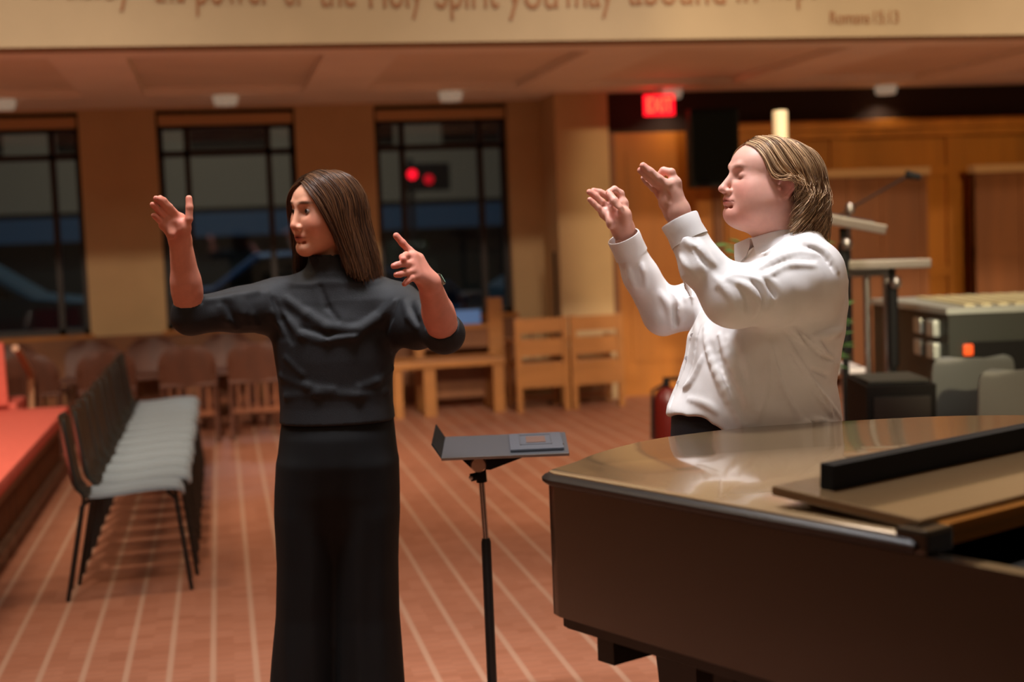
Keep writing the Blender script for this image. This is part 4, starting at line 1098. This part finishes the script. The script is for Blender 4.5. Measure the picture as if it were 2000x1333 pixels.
# head
PA=dict(mo=-.004,mw=.88,ch=-.002,jaw=-.003,fat=0,neck=(-.03,-.19,.048),lid=False,nose=-.006,chx=-.004,brow=(70,42,30),lips=(176,74,62),hair=(52,30,18),skin=(228,164,132),red=(206,92,70),
  scalp=lambda V:np.clip(1/(1+np.exp(-((V[:,2]-.055)+(-V[:,0]+.060)*1.1-np.abs(V[:,1])*.0)/.006)),0,1)*(V[:,2]>-.03))
hA=head_vol(PA)
FYA=math.radians(180+43); SA=.965
hc=J(636,413,-.02)
MA=frame_mat(hc,FYA,.02,-.02,(SA*1.02,SA,SA*1.04))
parts=[relaxed(hA,MA,head_col(PA),2,.86)]
# hands
rh=Vol(np.minimum(wrR,elR)-.12,np.maximum(wrR,elR)+np.array([.12,.12,.16]),.0022)
K=lambda px,py,d:J(px,py,d)
d0=-.22
w0=wrR
rh.cap(elR+dvR*.02,elR+dvR*.10,.041,.037,.02); rh.cap(elR+dvR*.08,wrR,.0375,.0265,.02)
mI=K(352,427,d0-.025); mM=K(338,424,d0-.035); mR=K(327,430,d0-.045); mP=K(320,440,d0-.05); th=K(362,447,d0-.03)
hand(rh,A,w0,(elR+dvR*.1,.036),.0262,
  [[mI,K(331,404,d0-.055),K(320,392,d0-.07),K(313,387,d0-.078)],
   [mM,K(322,402,d0-.065),K(311,391,d0-.082),K(305,388,d0-.09)],
   [mR,K(310,412,d0-.07),K(302,403,d0-.085),K(298,400,d0-.092)],
   [mP,K(310,430,d0-.07),K(304,424,d0-.08),K(300,421,d0-.086)],
   [th,K(369,428,d0-.04),K(370,405,d0-.04),K(369,388,d0-.036)]],
  [(w0,mI,.023,.0125),(w0,mM,.024,.0125),(w0,mR,.023,.012),(w0,mP,.022,.011),(w0,th,.023,.016),(mI,mP,.0115,.0105)],rs=[.0085,.0088,.0084,.0074,.0100])
pk=[K(349,436,d0-.035),K(336,438,d0-.045),K(343,459,d0-.035)]
rh.ell(pk[0]+np.array([.008,-.004,-.008]),(.014,.012,.016),.012)
rh.ell(K(333,455,d0-.05),(.012,.012,.018),.012); rh.ell(K(343,444,d0-.062),(.013,.012,.013),.010,'-')
parts.append(relaxed(rh,None,skin_col((224,150,126),[K(313,387,d0-.07),K(305,390,d0-.09),K(298,400,d0-.09),K(301,422,d0-.085),K(369,388,d0-.036),K(355,428,d0-.05),K(345,462,d0-.05)]),1))
lh=Vol(np.minimum(wrL,elL)-np.array([.16,.14,.08]),np.maximum(wrL,elL)+np.array([.08,.10,.22]),.0022)
lh.cap(elL+dvL*.015,elL+dvL*.10,.043,.039,.02); lh.cap(elL+dvL*.08,wrL,.0385,.0268,.02)
d0=-.40; w0=wrL
mI=K(806,503,d0-.035); mM=K(802,516,d0-.05); mR=K(806,530,d0-.055); mP=K(813,541,d0-.05); th=K(818,505,d0-.015)
hand(lh,A,w0,(elL+dvL*.1,.038),.0262,
  [[mI,K(793,499,d0-.055),K(786,503,d0-.075),K(788,507,d0-.09)],
   [mM,K(788,515,d0-.08),K(776,518,d0-.095),K(769,520,d0-.10)],
   [mR,K(792,533,d0-.08),K(781,536,d0-.095),K(774,537,d0-.10)],
   [mP,K(803,544,d0-.07),K(795,550,d0-.08),K(790,555,d0-.085)],
   [th,K(800,490,d0-.025),K(786,475,d0-.03),K(774,461,d0-.032)]],
  [(w0,mI,.022,.0135),(w0,mM,.023,.013),(w0,mR,.023,.012),(w0,mP,.022,.011),(w0,th,.021,.014),(mI,mP,.0125,.0105)],rs=[.0090,.0088,.0086,.0076,.0098])
parts.append(relaxed(lh,None,skin_col((216,142,122),[K(774,461,d0-.03),K(788,505,d0-.09),K(769,520,d0-.1),K(774,537,d0-.1),K(790,555,d0-.085),K(783,478,d0-.04)]),1))
# body under the clothes, coarse
bd=Vol((-.45,-.5,.0),(.4,.2,1.5),.012)
bd.loft([1.0,1.1,1.25,1.36],[J(657,750)[0]]*4,[0]*4,[.13,.12,.14,.11],[.09,.085,.09,.06],.02); bd.cap(nb,hc+np.array([.03,.02,-.12]),.045,.045,.02)
bd.cap(shR,elR,.045,.038,.02); bd.cap(shL,elL,.045,.038,.02); bd.cap(elR,elR+dvR*.06,.036,.036,.01); bd.cap(elL,elL+dvL*.05,.036,.036,.01)
for px,x2 in ((610,595),(705,725)): a=J(px,850)+np.array([0,.0,0]); b=J(x2,1516)+np.array([0,0,.0]); b[2]=.07; bd.cap(a,(a+b)/2,.075,.05,.02); bd.cap((a+b)/2,b,.05,.035,.02)
parts.append(relaxed(bd,None,skin_col((216,150,118),[]),0))
V_,F_,C_=join_np(parts); link('body',np_mesh('body',V_,F_,lambda v:C_,relax=0),M_skinA,ra)
eyes(PA,MA,ra,(1,.02,.02))
# hair
g=[[(.080,.006,.088),(.084,.035,.068),(.074,.064,.030),(.050,.080,-.025),(.024,.086,-.075),(.008,.092,-.12),(-.004,.100,-.165)],
   [(.055,.0,.112),(.058,.048,.094),(.040,.080,.040),(.024,.090,-.03),(.004,.098,-.10),(-.012,.110,-.18)],
   [(.02,0,.126),(.018,.055,.108),(-.005,.088,.050),(-.012,.094,-.03),(-.026,.106,-.10),(-.038,.126,-.19)],
   [(-.03,0,.126),(-.038,.052,.108),(-.062,.080,.050),(-.072,.086,-.03),(-.084,.100,-.10),(-.100,.116,-.195)],
   [(-.06,0,.116),(-.088,.032,.090),(-.108,.046,.03),(-.114,.052,-.04),(-.124,.060,-.11),(-.138,.070,-.2)],
   [(-.07,0,.108),(-.10,0,.080),(-.122,0,.02),(-.126,0,-.04),(-.128,0,-.11),(-.134,0,-.21)]]
g=[[tuple(squash(np.array(p,float),.86)) for p in q] for q in g]
hp=[hair_mesh(g,3600,5,MA,1,.00115,16,.0045,.004,mirror=False,depth=.014,tipj=.06),
    hair_mesh([[tuple(squash(np.array(p,float),.86)) for p in q] for q in ([(.080,.006,.088),(.088,.035,.066),(.082,.062,.028),(.066,.076,-.025),(.056,.078,-.075),(.052,.080,-.12),(.050,.088,-.17)],[(.055,.0,.112),(.058,.048,.094),(.040,.080,.040),(.034,.086,-.03),(.026,.090,-.10),(.020,.10,-.18)])]+g[2:],3300,6,MA,-1,.00115,16,.0045,.004,mirror=False,depth=.014,tipj=.06)]
hair_obj('hair',hp,(40,22,13),(120,78,46),M_hair,ra)
# watch
wa=elL+(wrL-elL)*.93; q=Vector(dvL).to_track_quat('Z','Y').to_matrix().to_4x4()
wo=MB().lathe([(.0272,-.010),(.0288,-.009),(.0288,.009),(.0272,.010)],n=32).build('watch_strap',M_strap,ra,True); wo.matrix_local=Matrix.Translation(Vector(wrL-dvL*.012))@q
fc=A.J(843,537,-.415)-(wrL-dvL*.012); fc-=dvL*float(fc@dvL); fc/=np.linalg.norm(fc)
zz_=Vector(fc); Mw=Matrix.Translation(Vector(wrL-dvL*.012+fc*.029))@zz_.to_track_quat('Z','Y').to_matrix().to_4x4()
wf=MB().box(-.017,.017,-.015,.015,-.003,.007,bev=.004).build('watch_case',M_metal,ra,True); wf.matrix_local=Mw
MB().box(-.013,.013,-.011,.011,.007,.0078).build('watch_face',M_watch,wf)
# ---------------------------------------------------------------- the singer in the pale shirt
S=Fig(1475,3.66); J=S.J
rs_=S.root('person','person in pale grey shirt behind the piano, facing left, both hands raised and pinched')
sh=Vol((-.50,-.42,.86),(.30,.42,1.56),.0042)
rows=[(468,1495,1592,.085),(485,1468,1614,.13),(510,1445,1633,.175),(550,1412,1650,.205),(600,1372,1650,.215),(650,1346,1645,.22),(700,1338,1636,.22),(750,1322,1628,.22),(790,1304,1636,.222),(830,1300,1640,.222),(880,1322,1628,.215)]
zz=[half(r[0],r[1],r[2]) for r in rows] if False else []
for r in rows:
    a=J(r[1],r[0]); b=J(r[2],r[0]); zz.append(((a[2]+b[2])/2,(a[0]+b[0])/2,(b[0]-a[0])/2))
sh.loft([z for z,_,_ in zz],[x for _,x,_ in zz],[0]*len(rows),[a for _,_,a in zz],[r[3] for r in rows],.02,p=2.25)
shN=J(1572,552,-.17); md=J(1505,572,-.24); eN=J(1432,580,-.28); fN=J(1372,520,-.27); cN=J(1330,436,-.25)
sh.cap(J(1560,500,-.03),J(1575,530,-.15),.07,.085,.05)
sh.chain([shN,md,eN],[.092,.086,.070],.04); sh.cap(eN,fN,.068,.052,.03); sh.cap(fN,cN,.050,.0425,.02)
shF=J(1480,560,.17); eF=J(1297,612,.20); fF=J(1252,540,.17); cF=J(1220,468,.14)
sh.cap(shF,eF,.085,.058,.04); sh.cap(eF,fF,.057,.047,.02); sh.cap(fF,cF,.046,.040,.02)
# cuffs: separate bands round the wrists
for c_,f_,r_ in ((cN,fN,.0425),(cF,fF,.0400)):
    dv=(c_-f_)/np.linalg.norm(c_-f_)
    sh.cap(c_-dv*.006,c_+dv*.15,r_+.012,r_+.02,.002,'-')
    q=Vector(dv).to_track_quat('Z','Y').to_matrix().to_4x4()
    R_=r_+.0025; rr=random.Random(4)
    prof=[(R_-.004,-.048),(R_+.002,-.047),(R_+.001,-.02),(R_+.003,.006),(R_+.002,.0095),(R_-.001,.0095),(R_-.002,.0),(R_-.004,-.03)]
    cf=MB().lathe(prof,n=40); n_=40
    cf.f=cf.f[:-2]+[((len(prof)-1)*n_+j,(len(prof)-1)*n_+(j+1)%n_,(j+1)%n_,j) for j in range(n_)]
    cf.v=[(x*(1+.03*math.sin(3*math.atan2(y,x)+z*40)),y*(1+.03*math.cos(2*math.atan2(y,x)+z*50)),z) for x,y,z in cf.v]
    o=cf.build('cuff',M_shirt,rs_,True); o.matrix_local=Matrix.Translation(Vector(c_))@q
L=S.line
# neck opening and placket
for pts,r in [([(1400,560),(1440,540),(1470,575),(1478,612)],.010),([(1432,548),(1462,562),(1480,592),(1474,618)],.009),([(1452,538),(1488,555),(1502,588),(1496,612)],.009),([(1478,536),(1512,556),(1524,590)],.008),
    ([(1395,540),(1420,570),(1440,605)],.008),([(1475,530),(1510,508),(1555,495),(1600,500)],.009),([(1495,540),(1540,520),(1590,520)],.009),([(1520,478),(1570,474),(1610,492),(1635,530)],.009),
    ([(1540,640),(1580,672),(1625,700)],.009),([(1530,655),(1565,720),(1605,775),(1640,815)],.011),([(1500,670),(1530,750),(1560,815)],.010),
    ([(1590,660),(1610,690),(1638,715)],.008),([(1580,740),(1605,775),(1625,812)],.010),([(1378,640),(1390,700),(1420,770),(1450,830)],.012),([(1420,660),(1432,720),(1450,760)],.009),
    ([(1345,780),(1380,790),(1400,805)],.009),([(1335,760),(1352,745),(1372,700)],.010),([(1560,830),(1600,822),(1640,838)],.010),([(1445,660),(1462,740),(1455,800)],.009),([(1590,658),(1622,652),(1645,644)],.012),([(1480,500),(1520,488),(1560,484)],.007),([(1405,655),(1440,740),(1470,800)],.010),([(1500,690),(1495,760),(1480,820)],.009),
    ([(1312,510),(1335,540),(1350,580)],.007),([(1340,470),(1365,495),(1372,530)],.008),([(1365,470),(1380,500),(1398,520)],.008),([(1350,455),(1368,480)],.006),([(1330,500),(1345,525)],.006),
    ([(1200,500),(1225,520),(1240,560)],.007),([(1235,490),(1255,520),(1262,560)],.007),([(1290,570),(1305,600),(1312,640)],.009),([(1305,565),(1322,590),(1330,625)],.009),([(1322,560),(1340,585)],.008)]:
    L(sh,pts,r*.85,.009,'+',-.0015,n=len(pts)*3)
for pts,r in [([(1442,560),(1458,585),(1460,612)],.0045),([(1470,552),(1490,580),(1490,605)],.0045),([(1496,550),(1514,580)],.004),([(1560,650),(1600,690),(1632,706)],.005),([(1545,690),(1590,755),(1625,800)],.006),
    ([(1400,660),(1410,720),(1432,775)],.005),([(1515,690),(1545,770),(1590,830)],.005),([(1560,480),(1600,492),(1628,530)],.004),([(1500,525),(1545,507),(1590,508)],.004),
    ([(1585,722),(1618,735)],.004),([(1356,640),(1342,700),(1318,765),(1308,800)],.003),([(1368,640),(1354,700),(1330,765)],.003),([(1315,600),(1322,640)],.005),([(1300,560),(1318,590),(1322,620)],.004),([(1352,480),(1380,520)],.004)]:
    L(sh,pts,r*1.15,.005,'-',.0005,n=len(pts)*3)
# lifted hem over the front of the trousers
for a_,b_ in ((1290,851),(1325,853),(1355,856),(1380,872),(1405,892)): sh.cap(J(a_,b_,-.35),J(a_,b_,.3),.055,.055,.004,'-')
# inside of the shirt stays open below: trousers fill it
nk=J(1520,455,0); sh.cap(nk+np.array([-.01,0,.02]),nk+np.array([-.02,0,.08]),.07,.075,.006,'-')
sh.fn(lambda X,Y,Z:.0012*np.sin(X*60+Z*35+2*np.sin(Y*20))*np.sin(Z*48-X*20),(-.5,-.42,.86),(.3,.42,1.5))
V_,F_=sh.mesh(); shirt=link('shirt',np_mesh('shirt',V_,F_),M_shirt,rs_)
# collar
def leaf(top,bot,th=.004):
    a=spl([J(*p) for p in top],14); b=spl([J(*p) for p in bot],14); mid=[(x+y)/2+np.array([0,-.004,.0]) for x,y in zip(a,b)]
    return [[Vector(p) for p in r] for r in (a,mid,b)],th
mb=MB()
r_,t_=leaf([(1468,466,-.035),(1497,457,-.075),(1530,450,-.080),(1565,448,-.06),(1600,450,.0),(1590,452,.05),(1540,455,.09),(1490,460,.07),(1462,467,.03)],
           [(1478,500,-.070),(1506,489,-.105),(1540,474,-.110),(1580,466,-.08),(1614,470,.0),(1600,472,.06),(1545,474,.11),(1485,484,.09),(1446,494,.045)])
mb.sheet(r_,t_)
# front tips of the collar
mb.sheet([[Vector(J(*p)) for p in q] for q in (((1464,465,.01),(1434,478,.0)),((1464,482,-.012),(1434,500,-.02)),((1458,500,-.03),(1437,524,-.035)))],.004)
mb.build('collar',M_shirt,rs_,True)
# shirt buttons and cuff button
for px,py in ((1352,655),(1341,700),(1325,748)):
    p=S.hit(sh,px,py,.001)
    if p is not None: MB().lathe([(.0001,-.001),(.0055,-.001),(.0055,.0012),(.0001,.0014)],n=14,M=Matrix.Rotation(PI/2,4,'X')).build('button',M_white,rs_,True,loc=tuple(p))
# trousers
tr=Vol((-.26,-.24,.0),(.24,.24,1.08),.008)
q0=J(1304,800)[0]; q1=J(1622,800)[0]; cx_=(q0+q1)/2; hw=(q1-q0)/2
tr.loft([.80,.90,1.0,1.05],[cx_]*4,[0]*4,[hw*.93,hw*.98,hw*.95,hw*.85],[.2,.21,.2,.19],.01,p=2.2)
for s in (-1,1): tr.loft([.02,.25,.5,.7,.86],[cx_+.0,cx_+.0,cx_-.01,cx_,cx_],[s*.115]*5,[.085,.09,.105,.14,.165],[.08,.085,.095,.11,.115],.03,p=2.1)
V_,F_=tr.mesh(); link('trousers',np_mesh('trousers',V_,F_),M_pants,rs_)
for s in (-1,1):
    MB().add([(cx_+x,s*.115+y,z) for x,y,z in [(-.19,-.045,0),(.1,-.04,0),(.1,.04,0),(-.19,.045,0),(-.17,-.035,.035),(.08,-.035,.09),(.08,.035,.09),(-.17,.035,.035)]],[(0,3,2,1),(4,5,6,7),(0,1,5,4),(1,2,6,5),(2,3,7,6),(3,0,4,7)]).build('shoe',M_shoe,rs_)
# head
PS=dict(ch=.003,jaw=.004,fat=.014,neck=(-.062,-.215,.060),lid=True,nose=-.000,chx=-.003,earz=-.014,ears=1.15,mo=.003,mw=1.0,brow=(150,104,84),lips=(186,96,92),hair=(120,92,62),skin=(216,164,146),red=(212,112,100),chinred=True,
  scalp=lambda V:np.clip(1/(1+np.exp(-((V[:,2]-.052)+(-V[:,0]+.040)*1.25)/.005)),0,1)*(V[:,2]>-.0-.9*np.clip(-V[:,0]-.02,0,.1)))
hS=head_vol(PS)
hc=J(1504,355,-.02); FYS=math.radians(194)
MS=frame_mat(hc,FYS,.17,0,(1.10,1.06,.93))
parts=[relaxed(hS,MS,head_col(PS))]
# near hand
dv=(cN-fN)/np.linalg.norm(cN-fN); w0=J(1322,412,-.245); dd=-.245
lo=np.minimum(cN,w0)-np.array([.14,.09,.08]); hi=np.maximum(cN,w0)+np.array([.06,.10,.17])
nh=Vol(lo,hi,.0021); K=J
mI=K(1318,358,dd-.004); mM=K(1306,362,dd-.018); mR=K(1296,368,dd-.004); mP=K(1291,378,dd+.012); th=K(1300,398,dd+.02)
hand(nh,S,w0,(cN-dv*.05,.031),.0285,
  [[mI,K(1311,337,dd-.004),K(1296,334,dd+.004),K(1289,342,dd+.008)],
   [mM,K(1287,349,dd-.022),K(1270,335,dd-.022),K(1256,324,dd-.020)],
   [mR,K(1279,357,dd-.010),K(1263,344,dd-.010),K(1251,333,dd-.008)],
   [mP,K(1276,368,dd+.008),K(1264,356,dd+.010),K(1257,348,dd+.010)],
   [th,K(1290,378,dd+.030),K(1288,358,dd+.028),K(1291,345,dd+.020)]],
  [(w0,mI,.026,.0145),(w0,mM,.027,.0140),(w0,mR,.026,.013),(w0,mP,.025,.012),(w0,th,.024,.017),(mI,mP,.0135,.0115)],rs=[.0102,.0096,.0092,.0080,.0108])
nh.ell(K(1308,384,dd-.006),(.018,.017,.022),.015); nh.ell(K(1296,392,dd-.012),(.010,.012,.018),.01)
nh.line=None
S.line(nh,[(1300,372),(1306,384),(1309,394)],.0022,.006,'-',0,n=6)
parts.append(relaxed(nh,None,skin_col((222,170,152),[K(1256,324,dd-.02),K(1251,333,dd),K(1290,342,dd),K(1311,335,dd),K(1292,380,dd),K(1298,366,dd)]),1))
# far hand
dv=(cF-fF)/np.linalg.norm(cF-fF); w0=J(1217,448,.135); dd=.13
lo=np.minimum(cF,w0)-np.array([.14,.09,.08]); hi=np.maximum(cF,w0)+np.array([.06,.10,.16])
fh=Vol(lo,hi,.0021)
mI=K(1216,398,dd); mM=K(1200,402,dd+.010); mR=K(1188,408,dd+.006); mP=K(1180,417,dd-.004); th=K(1219,418,dd-.02)
hand(fh,S,w0,(cF-dv*.05,.030),.0275,
  [[mI,K(1212,378,dd),K(1200,370,dd-.006),K(1189,376,dd-.014)],
   [mM,K(1188,383,dd+.008),K(1172,376,dd+.006),K(1159,373,dd+.004)],
   [mR,K(1176,395,dd-.002),K(1163,383,dd-.006),K(1151,375,dd-.008)],
   [mP,K(1168,406,dd-.012),K(1159,397,dd-.014),K(1152,390,dd-.016)],
   [th,K(1209,406,dd-.038),K(1200,392,dd-.036),K(1192,381,dd-.026)]],
  [(w0,mI,.025,.0140),(w0,mM,.026,.0135),(w0,mR,.025,.0125),(w0,mP,.024,.0115),(w0,th,.024,.016),(mI,mP,.013,.0115)],rs=[.0098,.0094,.0090,.0080,.0106])
fh.ell(K(1192,432,dd-.024),(.012,.012,.022),.014); fh.ell(K(1222,424,dd-.02),(.014,.014,.020),.014); fh.ell(K(1200,418,dd-.036),(.013,.014,.015),.010,'-')
parts.append(relaxed(fh,None,skin_col((218,164,146),[K(1159,373,dd),K(1151,375,dd),K(1152,390,dd-.01),K(1192,380,dd-.02),K(1197,420,dd-.02),K(1190,405,dd)]),1))
bd=Vol((-.3,-.3,.0),(.2,.3,1.5),.013)
bd.loft([.9,1.05,1.2,1.3],[cx_+.03]*4,[0]*4,[.12,.11,.09,.07],[.15,.15,.13,.09],.02); bd.cap(J(1535,480,0),np.array(hc)+np.array([.03,0,-.12]),.055,.055,.02)
for s in (-1,1): bd.cap((cx_,s*.11,.9),(cx_,s*.115,.5),.08,.055,.02); bd.cap((cx_,s*.115,.5),(cx_,s*.115,.07),.055,.035,.02)
bd.chain([shN,eN,fN,cN],[.05,.04,.035,.03],.02); 
bd2=Vol((-.45,-.05,1.1),(.1,.35,1.5),.013); bd2.chain([shF,eF,fF,cF],[.04,.035,.032,.028],.01)
parts.append(relaxed(bd,None,skin_col((222,170,152),[]),0)); parts.append(relaxed(bd2,None,skin_col((222,170,152),[]),0))
V_,F_,C_=join_np(parts); link('body',np_mesh('body',V_,F_,lambda v:C_,relax=0),M_skinB,rs_)
g=[[(.070,.006,.092),(.060,.045,.080),(.046,.070,.050),(.032,.080,.016),(.012,.086,.004),(-.014,.091,.010),(-.046,.087,-.006),(-.056,.082,-.045),(-.054,.078,-.085),(-.044,.08,-.12)],
   [(.046,.004,.114),(.036,.055,.096),(.012,.080,.052),(-.018,.087,.018),(-.052,.086,-.020),(-.060,.081,-.07),(-.054,.076,-.13)],
   [(.010,0,.121),(0,.055,.106),(-.03,.083,.060),(-.055,.085,.01),(-.070,.080,-.04),(-.075,.075,-.09),(-.068,.072,-.165)],
   [(-.03,0,.121),(-.045,.05,.102),(-.075,.070,.060),(-.095,.070,.01),(-.103,.068,-.04),(-.104,.065,-.10),(-.098,.064,-.185)],
   [(-.06,0,.112),(-.09,.03,.087),(-.112,.042,.04),(-.122,.045,-.02),(-.126,.045,-.08),(-.120,.046,-.19)],
   [(-.07,0,.106),(-.10,0,.080),(-.122,0,.03),(-.130,0,-.03),(-.130,0,-.09),(-.124,0,-.19)]]
hp=[hair_mesh(g,6500,11,MS,1,.00125,20,.0050,.004,depth=.013,curl=.022,tipj=.09)]
# a few strands across the forehead on the far side
g2=[[(.068,-.004,.096),(.078,-.030,.078),(.080,-.050,.052),(.072,-.064,.025)],[(.060,-.004,.102),(.070,-.045,.080),(.062,-.066,.050),(.045,-.078,.015)]]
hp.append(hair_mesh(g2,300,12,MS,1,.0012,10,.002,0,mirror=False,depth=.004))
hair_obj('hair',hp,(94,62,36),(228,188,142),M_hair,rs_)
